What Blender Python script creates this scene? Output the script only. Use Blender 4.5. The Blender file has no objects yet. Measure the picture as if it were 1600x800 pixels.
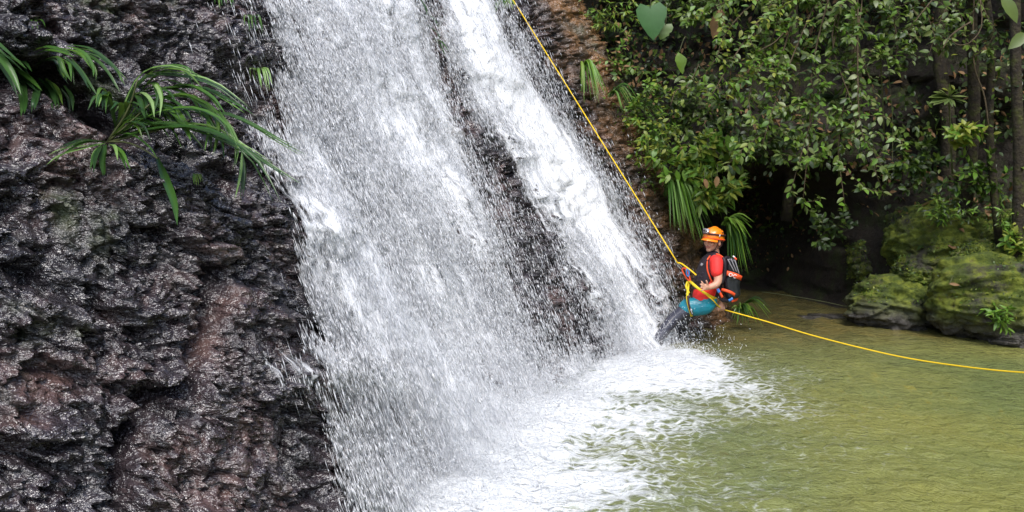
import bpy, bmesh, math, random
import numpy as np
from mathutils import Vector, Matrix, noise as mnoise

rng = np.random.default_rng(7)
random.seed(7)
scene = bpy.context.scene
COL = scene.collection

# ------------------------------------------------------------------ camera, sky, sun, exposure
F_PX, PITCH, CAM_Z = 1256.0, math.radians(5.9), 1.8
cam_data = bpy.data.cameras.new("camera")
cam_data.sensor_width = 36.0
cam_data.lens = 36.0 * F_PX / 1600.0
cam_data.clip_start, cam_data.clip_end = 0.05, 500.0
cam = bpy.data.objects.new("camera", cam_data)
COL.objects.link(cam)
cam.location = (0, 0, CAM_Z)
cam.rotation_euler = (math.radians(90) - PITCH, 0, 0)
scene.camera = cam

SUN_EL, SUN_AZ = math.radians(56), math.radians(172)      # azimuth clockwise from +Y: high behind the camera
world = bpy.data.worlds.new("World")
scene.world = world
world.use_nodes = True
wt = world.node_tree
wt.nodes.clear()
sky = wt.nodes.new("ShaderNodeTexSky")
sky.sky_type = 'NISHITA'
sky.sun_disc = False
sky.sun_elevation = SUN_EL
sky.sun_rotation = SUN_AZ
sky.air_density, sky.dust_density, sky.ozone_density = 1.0, 2.0, 1.2
bgn = wt.nodes.new("ShaderNodeBackground")
bgn.inputs["Strength"].default_value = 0.15
wo = wt.nodes.new("ShaderNodeOutputWorld")
wt.links.new(sky.outputs[0], bgn.inputs[0])
wt.links.new(bgn.outputs[0], wo.inputs[0])

sun_data = bpy.data.lights.new("sun", 'SUN')
sun_data.energy = 2.3
sun_data.angle = math.radians(32)
sun_data.color = (1.0, 0.98, 0.95)
sun = bpy.data.objects.new("sun", sun_data)
COL.objects.link(sun)
sd = Vector((math.sin(SUN_AZ) * math.cos(SUN_EL), math.cos(SUN_AZ) * math.cos(SUN_EL), math.sin(SUN_EL)))
sun.rotation_euler = sd.to_track_quat('Z', 'Y').to_euler()

scene.view_settings.view_transform = 'Standard'
scene.view_settings.look = 'None'
scene.view_settings.gamma = 1.0
scene.view_settings.exposure = 0.64
scene.cycles.use_denoising = True
scene.cycles.max_bounces = 8
scene.cycles.volume_bounces = 2
scene.cycles.transparent_max_bounces = 24
scene.cycles.caustics_reflective = False
scene.cycles.caustics_refractive = False

# ------------------------------------------------------------------ numeric helpers
SP, CP = math.sin(PITCH), math.cos(PITCH)

def ray_dir(px, py):
    """direction (not normalised, forward part 1) through photograph pixel (1600 x 800)"""
    u, v = (px - 800.0) / F_PX, (400.0 - py) / F_PX
    return np.array([u, CP + v * SP, -SP + v * CP])

def at(px, py, Y):
    """world point on the ray of a pixel at world distance Y"""
    d = ray_dir(px, py)
    return np.array([0, 0, CAM_Z]) + d * (Y / d[1])

def proj(P):
    P = np.asarray(P, float)
    x, y, z = P[..., 0], P[..., 1], P[..., 2] - CAM_Z
    fwd = y * CP - z * SP
    up = y * SP + z * CP
    fwd = np.maximum(fwd, 0.05)
    return 800 + F_PX * x / fwd, 400 - F_PX * up / fwd

def _h(ix, iy, seed):
    ix = ix.astype(np.int64); iy = iy.astype(np.int64)
    h = (ix * 374761393 + iy * 668265263 + seed * 1442695041) & 0xFFFFFFFF
    h = ((h ^ (h >> 13)) * 1274126177) & 0xFFFFFFFF
    h = ((h ^ (h >> 16)) * 2246822519) & 0xFFFFFFFF
    return (h ^ (h >> 15)) & 0xFFFFFFFF

def rnd2(ix, iy, seed):
    return _h(ix, iy, seed) / 4294967295.0

def pn(x, y, seed=0):
    """2-D gradient noise, about -1..1"""
    x = np.asarray(x, float); y = np.asarray(y, float)
    x0, y0 = np.floor(x), np.floor(y)
    fx, fy = x - x0, y - y0
    ux, uy = fx * fx * fx * (fx * (fx * 6 - 15) + 10), fy * fy * fy * (fy * (fy * 6 - 15) + 10)
    r = 0
    for dx in (0, 1):
        for dy in (0, 1):
            a = rnd2(x0 + dx, y0 + dy, seed) * 2 * np.pi
            g = np.cos(a) * (fx - dx) + np.sin(a) * (fy - dy)
            r = r + g * (ux if dx else 1 - ux) * (uy if dy else 1 - uy)
    return r * 1.5

def fbm(x, y, seed=0, octv=4, gain=0.5):
    r, a, f = 0, 1.0, 1.0
    for k in range(octv):
        r = r + a * pn(x * f + 17.3 * k, y * f - 9.1 * k, seed + k)
        a *= gain; f *= 2.03
    return r

def ridged(x, y, seed=0, octv=3):
    r, a, f = 0, 1.0, 1.0
    for k in range(octv):
        r = r + a * (1 - 2 * np.abs(pn(x * f + 5.3 * k, y * f, seed + k)))
        a *= 0.5; f *= 2.1
    return r

def facets(x, y, seed=0, tilt=1.0):
    """broken rock: each cell a tilted plane with its own height; returns height, edge distance"""
    x0, y0 = np.floor(x), np.floor(y)
    f1 = np.full(np.shape(x), 9.0); f2 = f1.copy(); val = np.zeros(np.shape(x))
    for dx in (-1, 0, 1):
        for dy in (-1, 0, 1):
            cx, cy = x0 + dx, y0 + dy
            qx, qy = cx + rnd2(cx, cy, seed), cy + rnd2(cx, cy, seed + 1)
            d = np.hypot(x - qx, y - qy)
            v = (rnd2(cx, cy, seed + 2) - 0.5) + tilt * ((rnd2(cx, cy, seed + 3) - 0.5) * (x - qx) + (rnd2(cx, cy, seed + 4) - 0.5) * (y - qy)) * 2
            near = d < f1
            f2 = np.where(near, f1, np.minimum(f2, d))
            val = np.where(near, v, val)
            f1 = np.where(near, d, f1)
    return val, f2 - f1

def sstep(a, b, x):
    t = np.clip((np.asarray(x, float) - a) / (b - a), 0, 1)
    return t * t * (3 - 2 * t)

# ------------------------------------------------------------------ object helpers
def tag(o, label=None, cat=None, group=None, kind=None):
    if label: o["label"] = label
    if cat: o["category"] = cat
    if group: o["group"] = group
    if kind: o["kind"] = kind
    return o

def link(name, me, mat=None, parent=None):
    if mat is not None and not me.materials:
        me.materials.append(mat)
    o = bpy.data.objects.new(name, me)
    COL.objects.link(o)
    if parent is not None:
        o.parent = parent
    return o

def empty(name, loc=(0, 0, 0)):
    o = bpy.data.objects.new(name, None)
    o.empty_display_size = 0.1
    o.location = tuple(map(float, loc))
    COL.objects.link(o)
    return o

def np_mesh(name, V, Fc, smooth=True):
    """mesh from arrays; Fc is (n,3) or (n,4)"""
    V = np.ascontiguousarray(V, dtype=np.float32); Fc = np.ascontiguousarray(Fc, dtype=np.int32)
    me = bpy.data.meshes.new(name)
    n, k = Fc.shape
    me.vertices.add(len(V)); me.vertices.foreach_set("co", V.ravel())
    me.loops.add(n * k); me.loops.foreach_set("vertex_index", Fc.ravel())
    me.polygons.add(n); me.polygons.foreach_set("loop_start", np.arange(0, n * k, k, dtype=np.int32))
    me.polygons.foreach_set("loop_total", np.full(n, k, np.int32))
    me.polygons.foreach_set("use_smooth", np.full(n, bool(smooth)))
    me.update(calc_edges=True)
    return me

def grid_faces(nu, nv):
    i = np.arange(nu * nv).reshape(nu, nv)
    return np.stack([i[:-1, :-1], i[1:, :-1], i[1:, 1:], i[:-1, 1:]], -1).reshape(-1, 4)

def vattr(me, name, arr):
    a = me.attributes.new(name, 'FLOAT', 'POINT')
    a.data.foreach_set("value", np.ascontiguousarray(arr, dtype=np.float32).ravel())

def vattr3(me, name, arr):
    a = me.attributes.new(name, 'FLOAT_VECTOR', 'POINT')
    a.data.foreach_set("vector", np.ascontiguousarray(arr, dtype=np.float32).ravel())

class NB:
    """short node building"""
    def __init__(s, name):
        s.m = bpy.data.materials.new(name); s.m.use_nodes = True
        s.t = s.m.node_tree; s.t.nodes.clear()
        s.out = s.t.nodes.new("ShaderNodeOutputMaterial")
    def n(s, typ, **kw):
        nd = s.t.nodes.new(typ)
        for k, v in kw.items():
            if k.startswith("p_"): setattr(nd, k[2:], v)
            else: s.set(nd, k.replace("__", " "), v)
        return nd
    def set(s, nd, key, v):
        inp = nd.inputs[int(key[1:])] if key[0] == "i" and key[1:].isdigit() else nd.inputs[key]
        if hasattr(v, "is_linked") or isinstance(v, bpy.types.NodeSocket): s.t.links.new(v, inp)
        elif isinstance(v, (tuple, list)) and len(v) == 3 and inp.type == 'RGBA': inp.default_value = (*v, 1)
        else: inp.default_value = v
    def obj(s): return s.n("ShaderNodeTexCoord").outputs["Object"]
    def pos(s): return s.n("ShaderNodeNewGeometry").outputs["Position"]
    def attr(s, name, out="Fac"): return s.n("ShaderNodeAttribute", p_attribute_name=name).outputs[out]
    def noise(s, vec, scale, detail=4, rough=0.55, out="Fac", dist=0.0):
        return s.n("ShaderNodeTexNoise", Vector=vec, Scale=scale, Detail=detail, Roughness=rough, Distortion=dist).outputs[out]
    def ramp(s, fac, stops, interp='LINEAR'):
        r = s.n("ShaderNodeValToRGB"); s.set(r, "Fac", fac)
        r.color_ramp.interpolation = interp
        e = r.color_ramp.elements
        while len(e) < len(stops): e.new(0.5)
        for el, (p, c) in zip(e, stops):
            el.position = p; el.color = (*c, 1) if isinstance(c, (tuple, list)) else (c, c, c, 1)
        return r.outputs[0]
    def mix(s, fac, a, b, blend='MIX'):
        m = s.n("ShaderNodeMix", p_data_type='RGBA', p_blend_type=blend)
        s.set(m, "i0", fac); s.set(m, "i6", a); s.set(m, "i7", b)
        return m.outputs[2]
    def math(s, op, a, b=0.0, c=0.0):
        m = s.n("ShaderNodeMath", p_operation=op)
        s.set(m, "i0", a); s.set(m, "i1", b); s.set(m, "i2", c)
        return m.outputs[0]
    def vmul(s, vec, v):
        m = s.n("ShaderNodeVectorMath", p_operation='MULTIPLY'); s.set(m, "i0", vec); s.set(m, "i1", v)
        return m.outputs[0]
    def bump(s, h, strength, dist, normal=None):
        b = s.n("ShaderNodeBump", Strength=strength, Distance=dist, Height=h)
        if normal is not None: s.set(b, "Normal", normal)
        return b.outputs[0]
    def bsdf(s, **kw):
        b = s.n("ShaderNodeBsdfPrincipled", **kw)
        s.t.links.new(b.outputs[0], s.out.inputs[0])
        s.b = b
        return b

def simple_mat(name, col, rough=0.6, spec=0.5, metal=0.0, var=0.15, scale=30, bumpd=0.0, coat=0.0):
    k = NB(name)
    p = k.obj()
    nz = k.noise(p, scale, 3)
    c = k.mix(nz, tuple(x * (1 - var) for x in col), tuple(min(1, x * (1 + var)) for x in col))
    kw = {"Base__Color": c, "Roughness": rough, "Specular__IOR__Level": spec, "Metallic": metal, "Coat__Weight": coat}
    if bumpd: kw["Normal"] = k.bump(k.noise(p, scale * 2.5, 3), 0.5, bumpd)
    k.bsdf(**kw)
    return k.m

# ------------------------------------------------------------------ the rock face (a height field over s = along the foot, h = height)
T0 = np.array([0.5466, 0.8374]); T0 /= np.linalg.norm(T0)
N0 = np.array([T0[1], -T0[0]])
COT = 0.56

S_K = [-4.0, -1.0, 1.0, 2.4, 3.3, 4.2, 5.07, 6.06, 7.67, 8.77, 9.5, 9.95, 10.4, 11.5]
N_K = [-1.6, -2.2, -2.55, -2.65, -2.78, -3.15, -3.42, -3.36, -3.31, -3.12, -2.95, -3.05, -3.9, -6.5]

def base_n(s, h):
    n = np.interp(s, S_K, N_K)
    n = (n + np.interp(s - 0.25, S_K, N_K) + np.interp(s + 0.25, S_K, N_K)) / 3
    return n - COT * h

def poly_dist(x, y, pts):
    d = np.full(np.shape(x), 1e9)
    for (ax, ay), (bx, by) in zip(pts[:-1], pts[1:]):
        vx, vy = bx - ax, by - ay
        t = np.clip(((x - ax) * vx + (y - ay) * vy) / (vx * vx + vy * vy), 0, 1)
        d = np.minimum(d, np.hypot(x - ax - t * vx, y - ay - t * vy))
    return d

# cracks and ledges traced in the photograph (pixels), cut into the smooth face below
CREASES = [([(-60, 118), (90, 120), (150, 165), (215, 205)], 26, 0.30),
           ([(215, 70), (300, 130), (350, 165), (420, 200), (470, 250)], 20, 0.14),
           ([(245, 215), (300, 250), (345, 285)], 12, 0.10),
           ([(20, 420), (110, 470), (190, 500), (260, 560)], 14, 0.09),
           ([(340, 430), (335, 520), (290, 590), (225, 625), (195, 680), (190, 800)], 15, 0.17),
           ([(0, 560), (60, 585), (150, 600), (225, 625)], 9, 0.06),
           ([(370, 400), (400, 460), (420, 540)], 8, 0.06),
           ([(640, 80), (700, 200), (770, 300), (830, 420), (850, 560)], 40, 0.10),
           ([(60, 20), (150, 60), (260, 110)], 10, 0.07)]
# things that stand proud
BULGES = [([(330, 300), (420, 330), (470, 350)], 40, 0.14), ([(470, 575), (540, 560), (570, 600)], 26, 0.12),
          ([(180, 150), (250, 165)], 26, 0.12), ([(700, 150), (790, 330), (850, 480)], 22, 0.10),
          ([(0, 40), (150, 110)], 22, 0.10), ([(330, 60), (380, 40)], 40, 0.12),
          ([(1000, 60), (1060, 240), (1100, 330)], 40, 0.10)]

def sh_world(s, n, h):
    return np.stack([T0[0] * s + N0[0] * n, T0[1] * s + N0[1] * n, h], -1)

def rock_n(s, h, fine=True):
    s = np.asarray(s, float); h = np.asarray(h, float)
    n = base_n(s, h)
    n = n + 0.12 * fbm(s * 0.62 + 3, h * 0.62, 3, 3)
    px, py = proj(sh_world(s, n, h))
    for pts, w, dep in CREASES:
        wob = 14 * pn(s * 3, h * 3, 77)
        n = n - dep * np.exp(-(poly_dist(px + wob, py + wob, pts) / w) ** 2)
    for pts, w, dep in BULGES:
        n = n + dep * np.exp(-(poly_dist(px, py, pts) / w) ** 2)
    if not fine:
        return n
    wx, wy = 0.10 * fbm(s * 2.1, h * 2.1, 21, 3), 0.10 * fbm(s * 2.1 + 40, h * 2.1, 31, 3)
    # strata dip gently to the right, facets are longer along them
    a = math.radians(-24)
    u = (s + wx) * math.cos(a) + (h + wy) * math.sin(a)
    v = -(s + wx) * math.sin(a) + (h + wy) * math.cos(a)
    f1, e1 = facets(u * 1.3, v * 2.3, 5, 1.1)
    f2, e2 = facets(u * 3.4 + 5, v * 6.0, 9, 1.3)
    f3, e3 = facets(u * 8.5 + 5, v * 14.0, 13, 1.8)
    f4, e4 = facets(u * 20 + 5, v * 30.0, 19, 2.2)
    big = 1.0 - 0.45 * sstep(8.4, 9.4, s)
    n = n + big * (0.10 * f1 - 0.025 * np.exp(-e1 * 16) + 0.06 * f2 - 0.016 * np.exp(-e2 * 14) + 0.045 * f3 - 0.008 * np.exp(-e3 * 10) + 0.028 * f4)
    n = n + 0.010 * ridged(u * 3, v * 5, 41, 3) + 0.006 * ridged(u * 16, v * 30, 51, 2)
    return n

def hit(px, py, fine=False):
    """(s, h, point) where the ray of a pixel meets the rock face"""
    d = ray_dir(px, py)
    Y = np.linspace(1.2, 16, 1500)
    P = np.array([0, 0, CAM_Z]) + d[None, :] * (Y / d[1])[:, None]
    s = P[:, 0] * T0[0] + P[:, 1] * T0[1]; n = P[:, 0] * N0[0] + P[:, 1] * N0[1]
    g = n - rock_n(s, P[:, 2], fine)
    idx = np.where(g <= 0)[0]
    i = idx[0] if len(idx) else len(Y) - 1
    return s[i], P[i, 2], P[i]

# water density over the face, authored where the photograph shows it
STRANDS = [  # polyline of centre (px,py), half widths, density peaks
    ([(470, -300), (500, -60), (540, 60), (575, 150), (610, 250), (650, 350), (705, 470), (765, 580), (800, 660)],
     [150, 120, 105, 95, 86, 74, 68, 62, 66], [.66, .72, .74, .86, .92, .70, .60, .56, .7]),
    ([(560, -200), (590, -20), (625, 80), (665, 190), (698, 290), (730, 370), (765, 470), (790, 560), (815, 620)],
     [70, 50, 42, 40, 38, 36, 36, 34, 36], [.85, .95, .8, .72, .78, .60, .42, .34, .45]),
    ([(428, -60), (445, 60), (465, 160), (480, 240), (505, 330), (530, 420), (580, 500), (645, 590), (700, 660), (730, 730), (750, 860)],
     [26, 26, 28, 38, 46, 54, 58, 62, 72, 84, 100], [.4, .45, .5, .6, .8, 1.0, 1.05, 1.1, 1.15, 1.15, 1.15]),
    ([(690, -120), (720, 0), (745, 90), (800, 180), (850, 250), (895, 320), (940, 410), (975, 490), (1010, 555)],
     [40, 38, 42, 46, 46, 46, 46, 46, 48], [.9, 1.0, 1.0, 1.0, 1.0, .98, .85, .75, .85]),
    ([(790, 60), (850, 180), (920, 290), (985, 400), (1030, 500), (1050, 550)],
     [22, 26, 30, 34, 32, 30], [.35, .4, .42, .42, .42, .5]),
    ([(900, 560), (850, 600), (800, 630)], [26, 24, 30], [.5, .5, .7]),
    ([(450, 575), (520, 565), (560, 640), (600, 730), (640, 830)], [40, 44, 48, 58, 74], [.26, .46, .42, .48, .55]),
    ([(560, 450), (600, 520), (680, 610), (760, 660)], [50, 60, 60, 60], [.7, .8, .8, .9]),
    ([(400, 205), (430, 260), (470, 310)], [14, 22, 30], [.3, .35, .5]),
]
def strand_eval(px, py):
    d = np.zeros(np.shape(px))
    for pts, ws, ps in STRANDS:
        for k in range(len(pts) - 1):
            (ax, ay), (bx, by) = pts[k], pts[k + 1]
            vx, vy = bx - ax, by - ay
            t = np.clip(((px - ax) * vx + (py - ay) * vy) / (vx * vx + vy * vy), 0, 1)
            r = np.hypot(px - ax - t * vx, py - ay - t * vy)
            w = ws[k] + (ws[k + 1] - ws[k]) * t; p = ps[k] + (ps[k + 1] - ps[k]) * t
            d = np.maximum(d, p * np.exp(-np.clip(r / (w * 1.02), 0, 9) ** 2.6 * 1.0))
    return d
WET_L = [(-300, 340), (0, 400), (130, 425), (250, 445), (330, 465), (450, 470), (560, 430), (700, 520), (860, 560)]
WET_R = [(-300, 640), (0, 800), (150, 880), (250, 945), (400, 1030), (480, 1060), (560, 1090), (900, 1100)]
def spray_eval(px, py):
    """thin scatter of drops between the streams"""
    l = np.interp(py, [a for a, b in WET_L], [b for a, b in WET_L])
    r = np.interp(py, [a for a, b in WET_R], [b for a, b in WET_R])
    return sstep(-18, 30, px - l) * sstep(-10, 50, r - px)

# grid in view angles about the camera's foot, so that it is finest where it is nearest
NA, NH = 760, 440
ang = np.radians(np.linspace(-38, 73.2, NA))
S1 = 3.2 * np.tan(ang)
r1 = np.hypot(S1, 3.4)
vv = np.linspace(0, 1, NH)
hv = np.where(vv < 0.86, vv / 0.86, 1.0); hx = np.clip((vv - 0.86) / 0.14, 0, 1)
h_top = np.minimum(1.8 + (r1 + 1.2) * 0.40 + 0.2, 7.4)
HH = -0.45 + (h_top[:, None] + 0.45) * hv[None, :] + (8.5 - h_top)[:, None] * hx[None, :]
SS = np.repeat(S1[:, None], NH, 1)
NN = rock_n(SS, HH)
V = sh_world(SS, NN, HH).reshape(-1, 3)
me = np_mesh("rock_face", V, grid_faces(NA, NH), smooth=True)
PXR, PYR = proj(V)
Ssf, Hf = SS.ravel(), HH.ravel()
vattr(me, "ridge", sstep(8.3, 9.6, Ssf + 0.25 * fbm(Ssf * 1.5, Hf * 1.5, 61, 3) + 0.12 * (Hf - 1)))
vattr(me, "wet", spray_eval(PXR, PYR))
moss = sstep(0.12, 0.6, fbm(Ssf * 1.3 + 9, Hf * 1.3, 71, 4) + 0.9 * np.exp(-(poly_dist(PXR, PYR, [(-80, 110), (120, 130), (210, 190)]) / 40) ** 2)
             + 0.7 * np.exp(-(poly_dist(PXR, PYR, [(0, 480), (60, 500), (130, 520)]) / 40) ** 2) - 0.25)
vattr(me, "moss", moss * (1 - spray_eval(PXR, PYR)))

k = NB("wet_dark_rock")
p = k.pos()
red = k.noise(p, 2.3, 5, 0.6)
cA = k.ramp(red, [(0.36, (0.022, 0.019, 0.023)), (0.50, (0.048, 0.036, 0.040)), (0.62, (0.115, 0.070, 0.064)), (0.78, (0.16, 0.095, 0.08))])
cA = k.mix(k.ramp(k.noise(p, 19, 6, 0.65), [(0.4, 0.0), (0.7, 0.6)]), cA, (0.022, 0.018, 0.022))
cR = k.ramp(k.noise(p, 3.1, 5, 0.6), [(0.34, (0.05, 0.036, 0.024)), (0.47, (0.13, 0.085, 0.05)), (0.6, (0.25, 0.125, 0.05)), (0.72, (0.17, 0.13, 0.085))])
c = k.mix(k.attr("ridge"), cA, cR)
mg = k.ramp(k.noise(p, 12, 5), [(0.35, (0.012, 0.02, 0.004)), (0.7, (0.05, 0.07, 0.012))])
mfac = k.math('MULTIPLY', k.attr("moss"), k.ramp(k.noise(p, 7, 5, 0.6), [(0.42, 0.0), (0.62, 1.0)]))
c = k.mix(mfac, c, mg)
ro = k.ramp(k.noise(p, 9, 5), [(0.3, 0.12), (0.7, 0.40)])
ro = k.mix(mfac, ro, (0.7, 0.7, 0.7))
b1 = k.bump(k.noise(k.vmul(p, (1, 1, 2.0)), 11, 4, 0.6), 1.0, 0.055)
b2 = k.bump(k.noise(k.vmul(p, (1, 1, 1.7)), 26, 2, 0.5), 0.8, 0.016, b1)
k.bsdf(Base__Color=c, Roughness=ro, Normal=b2, Specular__IOR__Level=1.0, Coat__Weight=0.3, Coat__Roughness=0.14, Coat__Normal=b2)
ROCK = k.m
rock = link("rock_face", me, ROCK)
tag(rock, "dark wet sloping rock face behind the waterfall", kind="structure")

# ------------------------------------------------------------------ falling water
def flow_dir():
    v = np.array([N0[0] * COT, N0[1] * COT, -1.0])
    return v / np.linalg.norm(v)
FLOW = flow_dir()

def water_mat(name, seed, lo, hi):
    k = NB(name)
    uv = k.attr("flow_uv", "Vector")
    d = k.attr("water_amount")
    n1 = k.noise(k.vmul(uv, (22, 3.0, 1)), 1.0, 6, 0.68, dist=0.35)
    n2 = k.noise(k.vmul(uv, (90, 9, 1)), 1.0, 4, 0.7)
    n3 = k.noise(k.vmul(uv, (5, 1.3, 1)), 1.0, 3, 0.5)
    n0 = k.noise(k.vmul(uv, (7, 0.75, 1)), 1.0, 3, 0.55, dist=0.2)
    s = k.math('ADD', k.math('ADD', k.math('MULTIPLY', n1, 0.50), k.math('MULTIPLY', n2, 0.60)), k.math('MULTIPLY', k.math('SUBTRACT', n0, 0.5), 1.25))
    s = k.math('ADD', s, k.math('MULTIPLY', n3, 0.35))
    s = k.math('ADD', s, k.math('MULTIPLY', k.math('SUBTRACT', d, 0.60), 0.85))
    a = k.n("ShaderNodeMapRange", Value=s); a.inputs[1].default_value = lo; a.inputs[2].default_value = hi; a.interpolation_type = 'SMOOTHSTEP'
    al = k.math('MULTIPLY', a.outputs[0], k.n("ShaderNodeMapRange", Value=d, **{"From Max".replace(" ", "__"): 0.12}).outputs[0])
    col = k.mix(n1, (0.90, 0.92, 0.96), (0.96, 0.97, 0.98))
    nb = k.bump(s, 0.45, 0.02)
    k.bsdf(Base__Color=col, Roughness=0.45, Alpha=k.math('MULTIPLY', al, 0.92), Normal=nb, Subsurface__Weight=0.0)
    k.m.use_transparent_shadow = True if hasattr(k.m, "use_transparent_shadow") else True
    return k.m

def water_sheet(name, label, off, mat, nu, nv, dscale, seed):
    a2 = np.radians(np.linspace(12, 72.0, nu)); s = 3.2 * np.tan(a2)
    h = np.linspace(-0.1, 1, nv)
    ht = np.minimum(1.8 + (np.hypot(s, 3.4) + 1.2) * 0.40 + 0.3, 7.2)
    H = np.where(h[None, :] < 0, h[None, :], h[None, :] * ht[:, None]); Sx = np.repeat(s[:, None], nv, 1)
    n = rock_n(Sx, H, fine=False)
    fin = rock_n(Sx, H, fine=True)
    n = n + 0.35 * (fin - n)
    P = sh_world(Sx, n, H)
    px, py = proj(P)
    d = strand_eval(px, py) * dscale
    n = np.where(d > 0.04, np.maximum(n + off * (0.25 + 0.75 * d), fin + 0.012) + off * 0.22 * fbm(Sx * 5, H * 1.3, seed, 3), n - 0.25)
    P = sh_world(Sx, n, H)
    m = np_mesh(name, P.reshape(-1, 3), grid_faces(nu, nv))
    vattr(m, "water_amount", d)
    vattr3(m, "flow_uv", np.stack([Sx, H * 1.15, np.zeros_like(Sx)], -1).reshape(-1, 3))
    # drop faces without water
    bm = bmesh.new(); bm.from_mesh(m)
    dl = d.ravel(); bm.verts.ensure_lookup_table()
    dead = [v for v in bm.verts if dl[v.index] <= 0.03]
    bmesh.ops.delete(bm, geom=dead, context='VERTS')
    bm.to_mesh(m); bm.free()
    o = link(name, m, mat)
    tag(o, label, kind="structure")
    return o

water_sheet("waterfall_sheet", "white water running down over the rock face", 0.07, water_mat("white_water_inner", 1, 0.40, 0.82), 300, 220, 1.0, 101)
water_sheet("waterfall_veil", "thin outer veil of white water", 0.20, water_mat("white_water_outer", 2, 0.57, 0.98), 240, 180, 0.95, 111)

def octa(C, A, L, R):
    """elongated drops, three-sided: centres, axis, half length, radius"""
    n = len(C)
    A = A / np.linalg.norm(A, axis=1, keepdims=True)
    ref = np.tile([0.3, -0.9, 0.2], (n, 1)); U = np.cross(A, ref); U /= np.linalg.norm(U, axis=1, keepdims=True); W = np.cross(A, U)
    L = L[:, None]; R = R[:, None]
    V = np.stack([C + A * L, C + U * R - A * L * 0.2, C + (-0.5 * U + 0.87 * W) * R - A * L * 0.2, C + (-0.5 * U - 0.87 * W) * R - A * L * 0.2, C - A * L], 1)
    f = np.array([[0, 2, 1], [0, 3, 2], [0, 1, 3], [4, 1, 2], [4, 2, 3], [4, 3, 1]])
    F = (f[None] + (np.arange(n) * 5)[:, None, None]).reshape(-1, 3)
    return V.reshape(-1, 3), F

def make_drops(N, seed, coarse):
    g = np.random.default_rng(seed)
    out = []
    tot = 0
    while tot < N:
        m = 400000
        a = g.uniform(math.radians(14), math.radians(72), m); s = 3.2 * np.tan(a)
        h = g.uniform(-0.02, 1, m) * np.minimum(1.8 + (np.hypot(s, 3.4) + 1.2) * 0.36, 7)
        n = base_n(s, h)
        px, py = proj(sh_world(s, n, h))
        dn = strand_eval(px, py); sp = spray_eval(px, py)
        cl = np.clip(0.5 + 0.65 * fbm(s * 5, h * 0.8, 201, 2) + 0.6 * fbm(s * 16, h * 2.0, 221, 3), 0, 1.4)
        if coarse: pr = np.clip(0.5 * sp * cl ** 2 * (1 - 0.7 * sstep(.5, .9, dn)) + 0.25 * dn * cl, 0, 1)
        else: pr = np.clip(0.62 * np.minimum(dn, 0.8) * (1 - 0.55 * sstep(0.78, 1.05, dn)) * cl ** 2.4 + 0.13 * sp * cl ** 2.4, 0, 1)
        ok = g.uniform(0, 1, m) < pr
        out.append(np.stack([s[ok], h[ok], dn[ok], sp[ok]], 1)); tot += ok.sum()
    Q = np.concatenate(out)[:N]
    s, h, dn, sp = Q.T
    n = rock_n(s, h, fine=False) + 0.03 + g.exponential(0.09, N) * (0.5 + dn)
    C = sh_world(s, n, h)
    A = FLOW + g.normal(0, 0.05, (N, 3)) + np.array([0, 0, -0.25])
    if coarse: L = g.lognormal(math.log(0.017), 0.5, N); R = np.minimum(g.lognormal(math.log(0.0034), 0.40, N), L * 0.45)
    else: L = g.lognormal(math.log(0.034), 0.5, N); R = np.minimum(g.lognormal(math.log(0.0020), 0.40, N), L * 0.5)
    return C, A, L, R

k = NB("white_drops")
df = k.n("ShaderNodeBsdfDiffuse", Color=(0.93, 0.94, 0.96)); tr = k.n("ShaderNodeBsdfTranslucent", Color=(0.93, 0.94, 0.96))
gl = k.n("ShaderNodeBsdfGlossy", Color=(1, 1, 1), Roughness=0.2)
mx = k.n("ShaderNodeMixShader", Fac=0.45, i1=df.outputs[0], i2=tr.outputs[0])
mx2 = k.n("ShaderNodeMixShader", Fac=0.06, i1=mx.outputs[0], i2=gl.outputs[0])
k.t.links.new(mx2.outputs[0], k.out.inputs[0])
DROPM = k.m
pa, pb = make_drops(130000, 5, False), make_drops(40000, 6, True)
# splash thrown up where the streams meet the pool
g_ = np.random.default_rng(9)
Sp = []
for cx, cy, rx, ry, nq in ((770, 665, 95, 26, 7000), (1000, 572, 80, 14, 3500), (880, 628, 60, 14, 2500), (680, 760, 110, 34, 5000), (1090, 562, 50, 8, 500)):
    for _ in range(nq):
        x, y = g_.normal(cx, rx * .6), g_.normal(cy, ry * .6)
        D = -(CAM_Z) / ray_dir(x, max(y, 480))[2]; q = np.array([0, 0, CAM_Z]) + ray_dir(x, max(y, 480)) * D
        Sp.append(q + np.array([0, 0, abs(g_.exponential(0.11))]))
Sp = np.array(Sp); nS = len(Sp)
ps = (Sp, g_.normal(0, 1, (nS, 3)) * [0.5, 0.5, 1.0], g_.lognormal(math.log(0.008), .5, nS), g_.lognormal(math.log(0.0026), .4, nS))
C, A, L, R = [np.concatenate([a_, b_, c_]) for a_, b_, c_ in zip(pa, pb, ps)]
V, Fq = octa(C, A, L, R)
o = link("water_drops", np_mesh("water_drops", V, Fq), DROPM)
tag(o, "drops and strings of falling white water", kind="stuff")

# ------------------------------------------------------------------ mist over the foot of the falls
gm = []
def pool_pt(x, y):
    d = ray_dir(x, y); return np.array([0, 0, CAM_Z]) + d * (-CAM_Z / d[2])
MIST = [(780, 655, .15, .55, .40, .34), (700, 745, .2, .55, .45, .45), (880, 625, .1, .42, .3, .24), (1010, 575, .12, .5, .35, .26), (650, 790, .25, .5, .4, .5), (940, 600, .08, .4, .3, .2)]
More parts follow.
